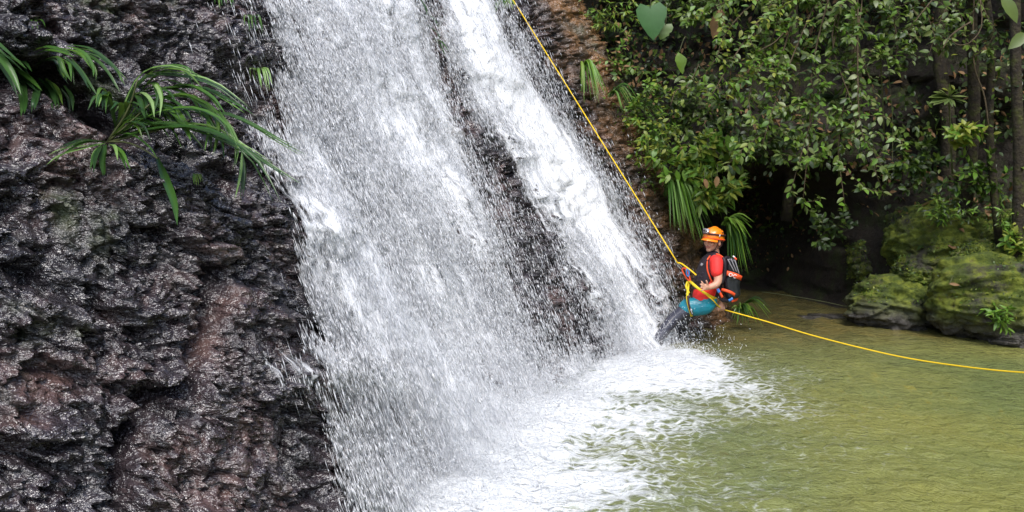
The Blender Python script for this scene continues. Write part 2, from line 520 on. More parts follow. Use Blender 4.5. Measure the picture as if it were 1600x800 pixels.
# (made below, once the limb helpers exist)
# ------------------------------------------------------------------ pool
FOAM = [  # centre px, radii px, strength
    (845, 655, 85, 32, 1.9), (900, 630, 65, 20, 1.25), (1030, 578, 92, 25, 1.9), (1000, 600, 130, 20, 1.3), (1100, 592, 80, 14, .8),
    (780, 700, 130, 60, 1.35), (740, 780, 160, 90, 1.4), (880, 760, 170, 60, .88), (960, 660, 180, 50, .74), (1120, 612, 130, 22, .68),
    (980, 720, 150, 45, .52), (820, 620, 70, 22, .7), (1060, 555, 60, 14, .6), (1150, 560, 100, 14, .35), (1000, 780, 130, 40, .45), (1190, 640, 130, 28, .50), (1250, 700, 330, 110, .27), (1100, 780, 260, 90, .34), (1150, 590, 200, 30, .40)]  # broad weak entries: foam flecks that paint whitish glints on the open water
def foam_eval(px, py):
    d = np.zeros(np.shape(px))
    for cx, cy, rx, ry, s in FOAM:
        d = np.maximum(d, s * np.exp(-(((px - cx) / rx) ** 2 + ((py - cy) / ry) ** 2) * 0.8))
    return d
NP1, NP2 = 430, 330
th = np.radians(np.linspace(-60, 62, NP1))
rr = 1.8 / np.linspace(1.8 / 1.5, 1.8 / 15.0, NP2)
TH, RR = np.meshgrid(th, rr, indexing='ij')
X, Y = RR * np.sin(TH), RR * np.cos(TH)
px, py = proj(np.stack([X, Y, np.zeros_like(X)], -1))
fo = foam_eval(px, py)
s_ = X * T0[0] + Y * T0[1]; n_ = X * N0[0] + Y * N0[1]
dist_fall = np.maximum(n_ + 3.3, 0.0)
chop = np.exp(-dist_fall / 2.6)
Z = (0.007 + 0.026 * chop) * fbm(X * 3.1, Y * 4.2, 301, 3) + (0.003 + 0.010 * chop) * ridged(X * 8, Y * 11, 311, 3)
Z = Z + 0.03 * np.clip(fo, 0, 1.2) * (0.5 + 0.5 * fbm(X * 6, Y * 6, 321, 4)) + 0.05 * np.clip(fo - 0.7, 0, 1)
me = np_mesh("pool_water", np.stack([X, Y, Z], -1).reshape(-1, 3), grid_faces(NP1, NP2)[:, ::-1])
vattr(me, "foam", fo); vattr(me, "chop", chop)
vattr(me, "shallow", sstep(7.4, 9.6, Y - 0.25 * X + 1.0 + 0.3 * fbm(X * 1.2, Y * 1.2, 5, 3)))
k = NB("murky_green_water")
p = k.pos()
warm = k.noise(p, 0.55, 3)
deep = k.ramp(warm, [(0.35, (0.17, 0.20, 0.055)), (0.65, (0.29, 0.275, 0.055))])
deep = k.mix(k.attr("chop"), deep, (0.125, 0.155, 0.085))
bed = k.ramp(k.n("ShaderNodeTexVoronoi", Vector=k.vmul(p, (1, 1, 0)), Scale=3.2).outputs["Color"], [(0.2, (0.09, 0.07, 0.022)), (0.8, (0.20, 0.14, 0.04))])
bed = k.mix(k.ramp(k.noise(p, 4.0, 4), [(0.4, 0.0), (0.65, 1.0)]), bed, (0.13, 0.11, 0.04))
c = k.mix(k.math('MULTIPLY', k.attr("shallow"), 0.8), deep, bed)
fd = k.attr("foam")
uvw = k.vmul(p, (1, 1.5, 0))
warp = k.noise(uvw, 2.2, 4, 0.6, "Color")
wv = k.n("ShaderNodeVectorMath", p_operation='ADD'); k.set(wv, "i0", uvw); k.set(wv, "i1", k.vmul(warp, (0.55, 0.55, 0)))
vor = k.n("ShaderNodeTexVoronoi", p_feature='DISTANCE_TO_EDGE', Vector=wv.outputs[0], Scale=9.0).outputs["Distance"]
lace = k.math('SUBTRACT', 0.34, k.math('MULTIPLY', vor, 2.4))
fn = k.noise(uvw, 11, 7, 0.75)
fs = k.math('ADD', k.math('ADD', k.math('MULTIPLY', fd, 0.95), k.math('MULTIPLY', lace, 0.45)), k.math('MULTIPLY', fn, 0.75))
mr = k.n("ShaderNodeMapRange", Value=fs); mr.inputs[1].default_value = 0.70; mr.inputs[2].default_value = 1.20; mr.interpolation_type = 'SMOOTHSTEP'
ff = k.math('MULTIPLY', mr.outputs[0], k.n("ShaderNodeMapRange", Value=fd, From__Max=0.2).outputs[0])
c = k.mix(ff, c, (0.90, 0.92, 0.93))
ro = k.mix(ff, (0.06, 0.06, 0.06), (0.6, 0.6, 0.6))
b1 = k.bump(k.noise(k.vmul(p, (1, 1.5, 0)), 6, 5, 0.65, dist=0.5), 0.9, 0.09)
b2 = k.bump(k.noise(k.vmul(p, (1, 1.6, 0)), 26, 4, 0.65, dist=0.3), 0.7, 0.016, b1)
b2 = k.bump(fs, k.math('MULTIPLY', ff, 0.8), 0.05, b2)
k.bsdf(Base__Color=c, Roughness=ro, IOR=1.333, Normal=b2, Specular__IOR__Level=0.5)
tag(link("pool_water", me, k.m), "murky green plunge pool with foam by the falls", kind="structure")

# ------------------------------------------------------------------ far bank and ground
BX = [-6, 1.5, 2.6, 3.2, 3.7, 4.2, 5.0, 5.6, 7.0, 8.5, 9.5, 9.6]
BY = [15, 11.6, 11.0, 10.7, 10.5, 10.2, 9.5, 9.1, 7.6, 5.0, 1.0, -8]
def bank_y(x, z, fine=True):
    y = (np.interp(x, BX, BY) + np.interp(x - 0.2, BX, BY) + np.interp(x + 0.2, BX, BY)) / 3
    rec = sstep(2.2, 2.9, x) * (1 - sstep(3.9, 4.8, x))
    y = y + 0.42 * np.maximum(z, 0) + rec * (2.0 * sstep(-0.35, 0.12, z) * (1 - sstep(1.2, 2.0, z)) - 0.7 * sstep(1.5, 2.1, z) * (1 - sstep(2.6, 3.6, z)))
    if fine:
        f, e = facets(x * 1.1 + 3, z * 1.6, 401, 1.0)
        f2, e2 = facets(x * 3.1 + 3, z * 4.6, 411, 1.0)
        y = y + 0.35 * fbm(x * 0.7, z * 0.8, 421, 4) - 0.25 * f - 0.07 * f2 - 0.03 * fbm(x * 6, z * 6, 431, 3)
    return y
xs = np.concatenate([np.linspace(-6, 1.4, 24), np.linspace(1.5, 7.2, 240), np.linspace(7.3, 9.59, 40)])
zs = np.concatenate([np.linspace(-0.5, 4.6, 170), np.linspace(4.7, 10, 30)])
XX, ZZ = np.meshgrid(xs, zs, indexing='ij')
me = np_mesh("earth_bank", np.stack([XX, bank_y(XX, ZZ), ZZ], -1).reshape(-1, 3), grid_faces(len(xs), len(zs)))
k = NB("dark_earth_and_moss")
p = k.pos()
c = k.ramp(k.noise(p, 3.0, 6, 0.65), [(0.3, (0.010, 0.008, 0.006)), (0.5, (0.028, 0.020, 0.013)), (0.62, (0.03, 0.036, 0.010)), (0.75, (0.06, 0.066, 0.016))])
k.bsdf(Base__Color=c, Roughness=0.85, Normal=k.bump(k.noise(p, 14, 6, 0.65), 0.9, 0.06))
EARTH = k.m
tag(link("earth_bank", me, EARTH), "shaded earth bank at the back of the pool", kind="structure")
# plateau ground behind everything, and the pool bed
def sheet(name, z, ext, mat, label):
    g = np.linspace(-1, 1, 60); gx, gy = np.meshgrid(g, g, indexing='ij')
    gx = np.sign(gx) * np.abs(gx) ** 1.6 * ext; gy = np.sign(gy) * np.abs(gy) ** 1.6 * ext
    zz = z + 0.15 * fbm(gx * 0.3, gy * 0.3, 9, 3)
    m = np_mesh(name, np.stack([gx, gy, zz], -1).reshape(-1, 3), grid_faces(60, 60))
    return tag(link(name, m, mat), label, kind="structure")
sheet("ground", -0.9, 300, EARTH, "stream bed and ground under the pool")
# ------------------------------------------------------------------ plant kit
def leaf_mat(name, cols, rough=0.38, transl=0.28, spec=0.5):
    k = NB(name)
    gi = k.n("ShaderNodeNewGeometry").outputs["Random Per Island"]
    oi = k.n("ShaderNodeObjectInfo").outputs["Random"]
    r = k.math('FRACT', k.math('ADD', gi, k.math('MULTIPLY', oi, 3.7)))
    n = len(cols)
    c = k.ramp(r, [(i / max(1, n - 1), cc) for i, cc in enumerate(cols)])
    c = k.mix(k.math('MULTIPLY', k.noise(k.pos(), 22, 3), 0.5), c, tuple(x * 0.55 for x in cols[0]))
    b = k.n("ShaderNodeBsdfPrincipled", Base__Color=c, Roughness=rough, Specular__IOR__Level=spec)
    t = k.n("ShaderNodeBsdfTranslucent", Color=k.mix(0.5, c, (0.16, 0.26, 0.03)) if 'dead' not in name else c)
    m = k.n("ShaderNodeMixShader", Fac=transl, i1=b.outputs[0], i2=t.outputs[0])
    k.t.links.new(m.outputs[0], k.out.inputs[0])
    return k.m

LM = {
    "strap": leaf_mat("strap_leaf_green", [(0.03, 0.085, 0.018), (0.06, 0.15, 0.025), (0.09, 0.21, 0.03), (0.14, 0.24, 0.04)], 0.3),
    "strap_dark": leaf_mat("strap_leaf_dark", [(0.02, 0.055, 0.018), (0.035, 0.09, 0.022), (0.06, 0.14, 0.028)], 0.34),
    "pale": leaf_mat("pale_strap_leaf", [(0.20, 0.36, 0.09), (0.28, 0.45, 0.14), (0.15, 0.32, 0.06), (0.40, 0.52, 0.24)], 0.28),
    "bright": leaf_mat("bright_leaf", [(0.12, 0.26, 0.025), (0.18, 0.33, 0.035), (0.09, 0.21, 0.02), (0.26, 0.36, 0.05)], 0.45),
    "mid": leaf_mat("mid_green_leaf", [(0.09, 0.165, 0.02), (0.14, 0.23, 0.028), (0.07, 0.14, 0.02), (0.21, 0.28, 0.045)], 0.42),
    "grey": leaf_mat("grey_green_leaf", [(0.11, 0.165, 0.04), (0.16, 0.22, 0.06), (0.08, 0.13, 0.035), (0.23, 0.27, 0.085), (0.13, 0.20, 0.03)], 0.42, 0.25, 0.5),
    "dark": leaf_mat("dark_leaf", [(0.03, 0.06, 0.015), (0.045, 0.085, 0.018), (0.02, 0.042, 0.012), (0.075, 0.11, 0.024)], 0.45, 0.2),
    "yellow": leaf_mat("yellow_green_leaf", [(0.24, 0.29, 0.03), (0.32, 0.34, 0.045), (0.18, 0.26, 0.025)], 0.5, 0.3),
    "brown": leaf_mat("dead_brown_leaf", [(0.24, 0.13, 0.05), (0.30, 0.18, 0.08), (0.18, 0.09, 0.035)], 0.7, 0.15),
    "ear": leaf_mat("large_heart_leaf", [(0.05, 0.13, 0.04), (0.06, 0.15, 0.045)], 0.5, 0.15, 0.3),
}
BARK = simple_mat("bark_grey_brown", (0.10, 0.075, 0.045), 0.85, 0.2, var=0.5, scale=20, bumpd=0.01)
STEM = simple_mat("green_brown_stem", (0.075, 0.085, 0.03), 0.6, 0.4, var=0.4, scale=25)
k = NB("mossy_bark")
p = k.pos()
c = k.ramp(k.noise(p, 9, 6, 0.65), [(0.35, (0.016, 0.012, 0.008)), (0.5, (0.034, 0.025, 0.013)), (0.62, (0.045, 0.048, 0.010)), (0.78, (0.10, 0.10, 0.015))])
k.bsdf(Base__Color=c, Roughness=0.9, Normal=k.bump(k.noise(p, 30, 5), 0.9, 0.03))
MOSSBARK = k.m

def prof(kind, t):
    if kind == "ovate": return np.sin(np.pi * np.clip(t, 0, 1) ** 0.85) ** 0.9 * 0.26
    if kind == "lance": return np.sin(np.pi * np.clip(t, 0, 1) ** 0.85) * 0.15
    if kind == "heart": return np.where(t < 0.12, 0.30 + 1.6 * t, 0.49 * np.cos((t - 0.12) / 0.88 * np.pi / 2) ** 0.75)
    return np.sin(np.pi * t) * 0.3

def leaf_shape(kind="ovate", nt=5, bend=0.22, fold=0.18, rough=0.0, seed=0):
    t = np.linspace(0, 1, nt + 1)
    w = prof(kind, t) / 1.0
    w[-1] = 0.004
    if kind != "heart": w[0] = 0.02
    g = np.random.default_rng(seed)
    V = []
    for i, tt in enumerate(t):
        z0 = -bend * tt * tt
        for sx in (-1, 0, 1):
            V.append((sx * w[i] * (1 + rough * g.normal()), tt - (0.10 if kind == "heart" and i == 0 and sx else 0), z0 + (fold * w[i] if sx else 0) + rough * 0.15 * g.normal()))
    F = []
    for i in range(nt):
        a = i * 3
        F += [(a, a + 1, a + 4, a + 3), (a + 1, a + 2, a + 5, a + 4)]
    return np.array(V), np.array(F)

SHAPES = {k2: [leaf_shape(k2, 4, b, f, 0, i) for i, (b, f) in enumerate([(0.15, 0.25), (0.35, 0.15), (0.05, 0.35)])] for k2 in ("ovate", "lance", "heart")}
_shape_meshes = {}
def shape_mesh(kind, var, mat):
    key = (kind, var, mat)
    if key not in _shape_meshes:
        V, Fq = SHAPES[kind][var]
        m = np_mesh("leaf", V, Fq); m.materials.append(LM[mat]); _shape_meshes[key] = m
    return _shape_meshes[key]

def frame(d, up):
    """columns side, along, normal"""
    d = np.asarray(d, float); d = d / (np.linalg.norm(d) + 1e-9)
    s = np.cross(d, up); ns = np.linalg.norm(s)
    if ns < 1e-5: s = np.cross(d, [1, 0.1, 0]); ns = np.linalg.norm(s)
    s /= ns; n = np.cross(s, d)
    return np.stack([s, d, n], 1)

def tube(pts, rad, sides=5):
    pts = np.asarray(pts, float); n = len(pts)
    rad = np.broadcast_to(rad, (n,)) if np.ndim(rad) == 0 else np.asarray(rad)
    tg = np.gradient(pts, axis=0); tg /= np.linalg.norm(tg, axis=1, keepdims=True) + 1e-9
    ref = np.array([0.31, 0.42, 0.85]) if abs(tg[0] @ np.array([0.31, 0.42, 0.85])) < 0.9 else np.array([1.0, 0, 0])
    V = []
    for i in range(n):
        u = np.cross(tg[i], ref); u /= np.linalg.norm(u) + 1e-9; w = np.cross(tg[i], u)
        for k_ in range(sides):
            a = 2 * np.pi * k_ / sides
            V.append(pts[i] + rad[i] * (np.cos(a) * u + np.sin(a) * w))
    F = []
    for i in range(n - 1):
        for k_ in range(sides):
            a, b = i * sides + k_, i * sides + (k_ + 1) % sides
            F.append((a, b, b + sides, a + sides))
    V += [pts[0], pts[-1]]
    for k_ in range(sides):
        F.append((len(V) - 2, (k_ + 1) % sides, k_, k_)); F.append((len(V) - 1, (n - 1) * sides + k_, (n - 1) * sides + (k_ + 1) % sides, (n - 1) * sides + (k_ + 1) % sides))
    return np.array(V), F

def smooth_path(pts, n=12):
    pts = np.asarray(pts, float)
    if len(pts) == 2: return pts[0] + (pts[1] - pts[0]) * np.linspace(0, 1, n)[:, None]
    P = np.vstack([2 * pts[0] - pts[1], pts, 2 * pts[-1] - pts[-2]])
    out = []
    m = len(pts) - 1
    for u in np.linspace(0, m - 1e-6, n):
        i = int(u); t = u - i
        a, b, c, d = P[i], P[i + 1], P[i + 2], P[i + 3]
        out.append(0.5 * (2 * b + (c - a) * t + (2 * a - 5 * b + 4 * c - d) * t * t + (3 * b - a - 3 * c + d) * t ** 3))
    return np.array(out)

def py_mesh(name, V, F, mat, smooth=True):
    me = bpy.data.meshes.new(name)
    F = [tuple(dict.fromkeys(f)) for f in F]
    me.from_pydata([tuple(map(float, v)) for v in V], [], [f for f in F if len(f) > 2])
    if smooth: me.polygons.foreach_set("use_smooth", [True] * len(me.polygons))
    if mat is not None: me.materials.append(mat)
    me.update()
    return me

def strap_geo(pts, width, n=10, fold=0.35, twist=0.0, facing=None):
    P = smooth_path(pts, n)
    tg = np.gradient(P, axis=0); tg /= np.linalg.norm(tg, axis=1, keepdims=True) + 1e-9
    up = np.array([0.25, -0.55, 0.8]) if facing is None else np.asarray(facing, float)
    V = []
    for i in range(n):
        t = i / (n - 1)
        w = width * 0.5 * (min(1, 0.35 + t * 2.2)) * (1 - max(0, (t - 0.45) / 0.55) ** 1.8) + width * 0.01
        M = frame(tg[i], up); s, nn = M[:, 0], M[:, 2]
        a = twist * t
        s2 = s * math.cos(a) + nn * math.sin(a); n2 = -s * math.sin(a) + nn * math.cos(a)
        for q in (-1, -0.5, 0, 0.5, 1):
            V.append(P[i] + s2 * w * q + n2 * w * fold * (abs(q) + (-0.25 if abs(q) == 0.5 else 0)))
    F = []
    for i in range(n - 1):
        for q in range(4):
            a = i * 5 + q; F.append((a, a + 1, a + 6, a + 5))
    return np.array(V), F

class Geo:
    def __init__(s): s.V = []; s.F = []; s.n = 0
    def add(s, V, F):
        s.V.append(np.asarray(V)); s.F += [tuple(int(i) + s.n for i in f) for f in F]; s.n += len(V)
    def mesh(s, name, mat): return py_mesh(name, np.vstack(s.V), s.F, mat)

class Plant:
    """one thing: an Empty at its root, stems, single leaves as parts and what is left as one foliage part"""
    def __init__(s, name, label, cat, root, group=None):
        s.root = np.asarray(root, float); s.e = tag(empty(name, s.root), label, cat, group); s.leaves = []
    def part(s, name, V, F, mat, kind=None):
        o = link(name, py_mesh(name, np.asarray(V) - s.root, F, mat), None, s.e)
        if kind: o["kind"] = kind
        return o
    def stem(s, pts, r0, r1=None, name="stem", mat=None, n=8, sides=5):
        P = smooth_path(pts, n); r = np.linspace(r0, r0 * 0.5 if r1 is None else r1, n)
        V, F = tube(P, r, sides); s.part(name, V, F, mat or STEM); return P
    def blade(s, pts, width, mat="strap", n=10, name="leaf", **kw):
        V, F = strap_geo(pts, width, n, **kw); return s.part(name, V, F, LM[mat])
    def leaf(s, pos, d, up, size, kind="ovate", mat="mid"):
        s.leaves.append((np.asarray(pos, float), frame(d, up), size, kind, random.randrange(3), mat))
    def finish(s, most=60):
        def app(l):
            px, py = proj(l[0])
            vis = -20 < px < 1620 and -20 < py < 820
            return -(l[2] / max(1, l[0][1])) if vis else 1
        s.leaves.sort(key=app)
        for pos, M, size, kind, var, mat in s.leaves[:most]:
            o = bpy.data.objects.new("leaf", shape_mesh(kind, var, mat)); COL.objects.link(o); o.parent = s.e
            mm = Matrix([[*(M[i] * size), pos[i] - s.root[i]] for i in range(3)] + [[0, 0, 0, 1]])
            o.matrix_local = mm
        rest = s.leaves[most:]
        if rest: foliage(rest, s.e, s.root)
        return s.e

def foliage(leaves, parent, root, name="foliage"):
    by = {}
    for l in leaves: by.setdefault(l[5], []).append(l)
    Vs, Fs, mi, n = [], [], [], 0
    mats = list(by)
    for mj, m in enumerate(mats):
        for pos, M, size, kind, var, _ in by[m]:
            V, Fq = SHAPES[kind][var]
            Vs.append(V * size @ M.T + pos - root); Fs.append(Fq + n); n += len(V); mi += [mj] * len(Fq)
    me = np_mesh(name, np.vstack(Vs), np.vstack(Fs))
    for m in mats: me.materials.append(LM[m])
    me.polygons.foreach_set("material_index", mi)
    o = link(name, me, None, parent); o["kind"] = "stuff"
    return o

def rv(s=1.0): return np.array([random.gauss(0, s), random.gauss(0, s), random.gauss(0, s)])

def twig_leaves(pl, P, size, kind, mats, step=0.05, start=0.15, rosette=True, droop=0.3):
    L = np.cumsum(np.r_[0, np.linalg.norm(np.diff(P, axis=0), axis=1)])
    t = L[-1] * start; side = 1
    while t < L[-1]:
        q = np.array([np.interp(t, L, P[:, i]) for i in range(3)]); q2 = np.array([np.interp(min(L[-1], t + 0.03), L, P[:, i]) for i in range(3)])
        tg = q2 - q + 1e-6; tg /= np.linalg.norm(tg)
        sd = np.cross(tg, [0, -0.5, 0.85]); sd /= np.linalg.norm(sd) + 1e-6
        d = tg * 0.5 + sd * side * 0.9 + rv(0.28) + np.array([0, 0, -droop * random.random()])
        pl.leaf(q, d, np.array([0.2, -0.6, 0.8]) + rv(0.35), size * random.uniform(0.7, 1.45), kind, random.choice(mats)); side = -side
        t += step * random.uniform(0.6, 1.5)
    if rosette:
        tg = P[-1] - P[-2]; tg /= np.linalg.norm(tg) + 1e-9
        for i in range(5):
            pl.leaf(P[-1], tg * 0.6 + rv(0.6), np.array([0.2, -0.5, 0.8]) + rv(0.3), size * random.uniform(0.8, 1.3), kind, random.choice(mats))

def shrub(name, label, root_px, Y, spots, size, kind, mats, nst=7, spread=(60, 50), step=0.05, most=50, group=None, cat="shrub", r=0.006, depth=0.35, twigs=2, snap=False):
    """stems from a rooted pixel towards an ellipse of pixels; sizes in pixels of the photograph"""
    if snap:
        s_, h_, R = hit(*root_px); Y = R[1]
    else: R = at(*root_px, Y)
    m = Y / F_PX
    pl = Plant(name, label, cat, R, group)
    cx, cy = spots; rx, ry = spread
    for i in range(nst):
        a = random.uniform(0, 2 * math.pi); q = math.sqrt(random.uniform(0.15, 1))
        tx, ty = cx + rx * q * math.cos(a), cy + ry * q * math.sin(a)
        E = at(tx, ty, Y - depth * random.uniform(0.1, 1.0))
        mid = (R + E) / 2 + np.array([0, -0.1, 0.12]) * np.linalg.norm(E - R) + rv(0.03)
        P = pl.stem([R, mid, E], r, r * 0.35, n=9)
        twig_leaves(pl, P, size * m, kind, mats, step)
        for j in range(twigs):
            b = P[random.randrange(3, 8)]
            E2 = b + (rv(1.0) * np.array([rx, rx * 0.5, ry]) * m * 0.35)
            P2 = pl.stem([b, (b + E2) / 2 + rv(0.015), E2], r * 0.45, r * 0.2, n=5, name="twig", sides=4)
            twig_leaves(pl, P2, size * m, kind, mats, step)
    return pl.finish(most)

# ------------------------------------------------------------------ strap-leaved plants on the near rock, traced
def rockY(px, py): return hit(px, py, True)[2][1]
def blade_px(pl, pts, wpx, mat="strap", root_off=0.03, tip_off=0.25, n=11, **kw):
    Y0 = min(rockY(*pts[0]), pl.root[1] + 0.1)
    P = []
    for i, (x, y) in enumerate(pts):
        t = i / (len(pts) - 1)
        Yh = rockY(min(max(x, -60), 1180), y) if x < 760 else 99
        P.append(at(x, y, min(Y0, Yh) - root_off - tip_off * t))
    return pl.blade(P, wpx * Y0 / F_PX, mat, n, **kw)

def plant_at(name, label, px, py, cat="plant", group=None, off=0.0):
    s_, h_, R = hit(px, py, True)
    R = R - np.array([0, off, 0])
    return Plant(name, label, cat, R, group)

G_ST = "strap-leaved plants rooted in rock cracks"
a = plant_at("strap_leaf_plant", "big dark green strap-leaved plant arching right towards the waterfall from the left rock", 168, 222, group=G_ST)
main = [([(168, 222), (230, 202), (300, 198), (350, 212), (405, 255), (440, 318)], 7), ([(168, 222), (235, 204), (310, 200), (372, 226), (430, 262), (470, 287)], 7),
        ([(300, 184), (350, 178), (400, 198), (440, 222), (480, 243)], 5), ([(178, 205), (215, 122), (262, 103), (312, 118)], 6),
        ([(178, 207), (220, 128), (275, 118), (340, 134), (396, 174)], 7), ([(205, 150), (255, 138), (320, 138), (365, 160), (395, 178)], 6),
        ([(215, 165), (260, 150), (300, 150), (345, 180), (372, 222), (368, 258)], 6), ([(300, 150), (330, 172), (342, 200), (335, 242)], 6),
        ([(310, 160), (326, 190), (320, 236)], 6), ([(235, 160), (262, 168), (285, 192), (298, 220)], 18),
        ([(245, 246), (258, 280), (272, 318), (277, 352)], 14), ([(378, 238), (382, 270), (380, 306)], 5),
        ([(168, 222), (130, 224), (90, 246)], 6), ([(165, 224), (128, 232), (100, 240), (86, 252)], 4), ([(165, 226), (160, 248), (163, 274)], 9),
        ([(160, 226), (150, 244), (146, 270)], 6), ([(170, 226), (186, 236), (197, 264)], 7), ([(172, 218), (200, 180), (205, 160), (228, 170)], 7),
        ([(205, 150), (222, 146), (236, 160), (240, 185)], 8), ([(205, 150), (215, 150), (222, 168), (226, 178)], 8), ([(215, 138), (240, 130), (252, 150), (250, 178)], 7),
        ([(172, 215), (240, 178), (300, 168), (350, 190), (372, 232)], 6), ([(172, 216), (225, 196), (275, 195), (330, 208), (385, 232), (432, 262)], 6),
        ([(290, 175), (320, 180), (345, 215), (350, 240)], 5), ([(250, 140), (290, 132), (330, 150), (352, 178)], 6), ([(168, 220), (190, 206), (212, 192), (236, 196)], 7),
        ([(225, 120), (250, 108), (290, 112), (318, 140)], 5), ([(180, 200), (190, 176), (186, 160), (172, 172)], 8), ([(180, 198), (172, 160), (158, 148), (150, 168)], 8), ([(180, 198), (170, 150), (163, 146), (160, 172)], 8)]
for pts, w in main:
    if w in (14, 18):
        blade_px(a, pts, w * 0.85, "strap", tip_off=0.25, fold=0.5); continue
    blade_px(a, pts, w * 1.0, random.choice(["strap", "strap", "strap_dark"]), tip_off=random.uniform(0.12, 0.38))
    for _ in range(2):
        jx, jy = random.uniform(-14, 8), random.uniform(-13, 10)
        blade_px(a, [(x + jx * i / (len(pts) - 1), y + jy * i / (len(pts) - 1)) for i, (x, y) in enumerate(pts)], w * 0.8, random.choice(["strap", "pale", "strap_dark", "strap_dark"]), tip_off=random.uniform(0.05, 0.3))
for pts in ([(168, 222), (200, 172), (215, 124)], [(168, 222), (195, 222), (222, 232), (246, 248)], [(168, 222), (205, 190), (235, 162)], [(168, 222), (240, 205), (300, 186)]):
    P = [at(x, y, min(a.root[1], rockY(x, y)) - 0.05 - 0.02 * i) for i, (x, y) in enumerate(pts)]
    a.stem(P, 0.0055, 0.004)

for _ in range(26):
    a0 = random.uniform(-.9, .55); ln = random.uniform(60, 150); sx_, sy_ = random.choice([(172, 215), (205, 160), (225, 150), (240, 190), (200, 190)])
    dx, dy = math.cos(a0) * ln, math.sin(a0) * ln * .6
    blade_px(a, [(sx_, sy_), (sx_ + dx * .4, sy_ + dy * .5 - 12), (sx_ + dx * .8, sy_ + dy * .9 + 2), (sx_ + dx, sy_ + dy + random.uniform(14, 40))], random.uniform(4, 7), random.choice(["strap", "strap", "strap_dark"]), tip_off=random.uniform(.02, .2))
b_ = plant_at("strap_leaf_plant", "shadowed strap-leaved plant hanging under the ledge at the upper left edge", 60, 100, group=G_ST)
for pts, w in [([(-20, 78), (0, 90), (20, 118), (33, 148)], 10), ([(15, 104), (40, 118), (66, 142)], 8), ([(0, 86), (22, 92), (42, 108)], 5), ([(20, 96), (38, 98), (50, 112)], 5),
               ([(35, 142), (39, 160), (38, 178)], 6), ([(62, 128), (58, 150), (54, 172)], 6), ([(60, 122), (80, 142), (88, 168)], 7), ([(70, 122), (90, 140), (98, 164)], 5),
               ([(100, 134), (112, 152), (114, 174)], 5), ([(62, 96), (90, 90), (100, 110), (112, 128)], 6), ([(-10, 60), (6, 76), (30, 96)], 5), ([(20, 120), (36, 130), (44, 160)], 5)]:
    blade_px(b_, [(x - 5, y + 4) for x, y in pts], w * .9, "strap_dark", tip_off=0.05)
    blade_px(b_, pts, w * 1.15, random.choice(["strap", "strap_dark", "strap_dark"]), tip_off=0.1)
c_ = plant_at("strap_leaf_plant", "narrow-leaved plant spilling over the ledge between the two larger ones", 105, 84, group=G_ST)
for pts, w in [([(52, 80), (70, 74), (95, 78), (112, 84)], 8), ([(100, 76), (125, 84), (140, 104)], 5), ([(104, 72), (130, 82), (145, 104), (146, 120)], 5), ([(108, 70), (140, 76), (170, 96), (195, 120)], 5),
               ([(110, 78), (145, 90), (168, 112), (184, 140)], 5), ([(100, 88), (118, 104), (130, 120), (138, 138)], 5), ([(96, 92), (108, 100), (112, 128)], 4), ([(112, 92), (132, 118), (150, 148)], 4), ([(90, 88), (97, 108), (100, 122)], 6),
               ([(115, 74), (150, 84), (180, 108), (192, 130)], 4), ([(60, 130), (75, 128), (92, 150)], 4)]:
    blade_px(c_, [(x + 4, y + 5) for x, y in pts], w * .9, "strap", tip_off=0.08)
    blade_px(c_, pts, w * 1.15, random.choice(["strap", "strap_dark"]), tip_off=0.15)
for (nm, lab, x, y, n, ln, mat, sp) in [
        ("fern_tuft", "small pale tuft of drooping blades beside the left edge of the falls", 402, 112, 9, 34, "pale", 20),
        ("fern_tuft", "tiny grass tuft on the dark rock at the top near the falls", 396, 28, 7, 26, "strap", 16),
        ("fern_tuft", "tiny green sprig at the top edge of the dark rock", 352, -2, 7, 16, "strap", 16),
        ("fern_tuft", "little green sprig on bare rock at the upper left", 55, 33, 5, 14, "strap", 10),
        ("fern_tuft", "tiny green sprig on the rock below the big strap-leaved plant", 315, 275, 6, 16, "bright", 12)]:
    t_ = plant_at(nm, lab, x, y)
    for i in range(n):
        u = random.uniform(-1, 1)
        blade_px(t_, [(x, y), (x + sp * u, y - ln * 0.15), (x + sp * 1.3 * u + 4, y + ln * random.uniform(0.4, 1.0))], random.uniform(2.0, 3.6), mat, tip_off=0.08, n=7)
# plant hanging into the second stream from above
t_ = plant_at("hanging_strap_plant", "dark strap-leaved plant hanging into the falls from the top edge", 735, -55)
for pts, w in [([(735, -50), (720, -5), (735, 30), (748, 62)], 4), ([(735, -50), (745, 0), (760, 20), (757, 42)], 9), ([(735, -50), (700, -10), (712, 12), (714, 32)], 5), ([(735, -50), (725, -8), (728, 20), (730, 60)], 3),
               ([(735, -50), (770, -10), (776, 10), (758, 40)], 7), ([(735, -50), (690, -12), (697, 4), (696, 18)], 4), ([(735, -50), (715, -10), (714, 10)], 5), ([(735, -50), (762, -6), (768, 16), (776, 24)], 5),
               ([(735, -50), (780, -12), (786, 4), (787, 14)], 5), ([(735, -50), (706, -4), (716, 14), (722, 20)], 4), ([(735, -50), (742, -4), (750, 18), (756, 36)], 6)]:
    Y0 = t_.root[1]
    P = [at(x, y, Y0 - 0.1 - 0.28 * i / (len(pts) - 1)) for i, (x, y) in enumerate(pts)]
    t_.blade(P, w * Y0 / F_PX, random.choice(["strap_dark", "strap"]), 9)
t_ = plant_at("hanging_fern", "wet fern fronds drooping into the dark gap between the two streams", 668, 45)
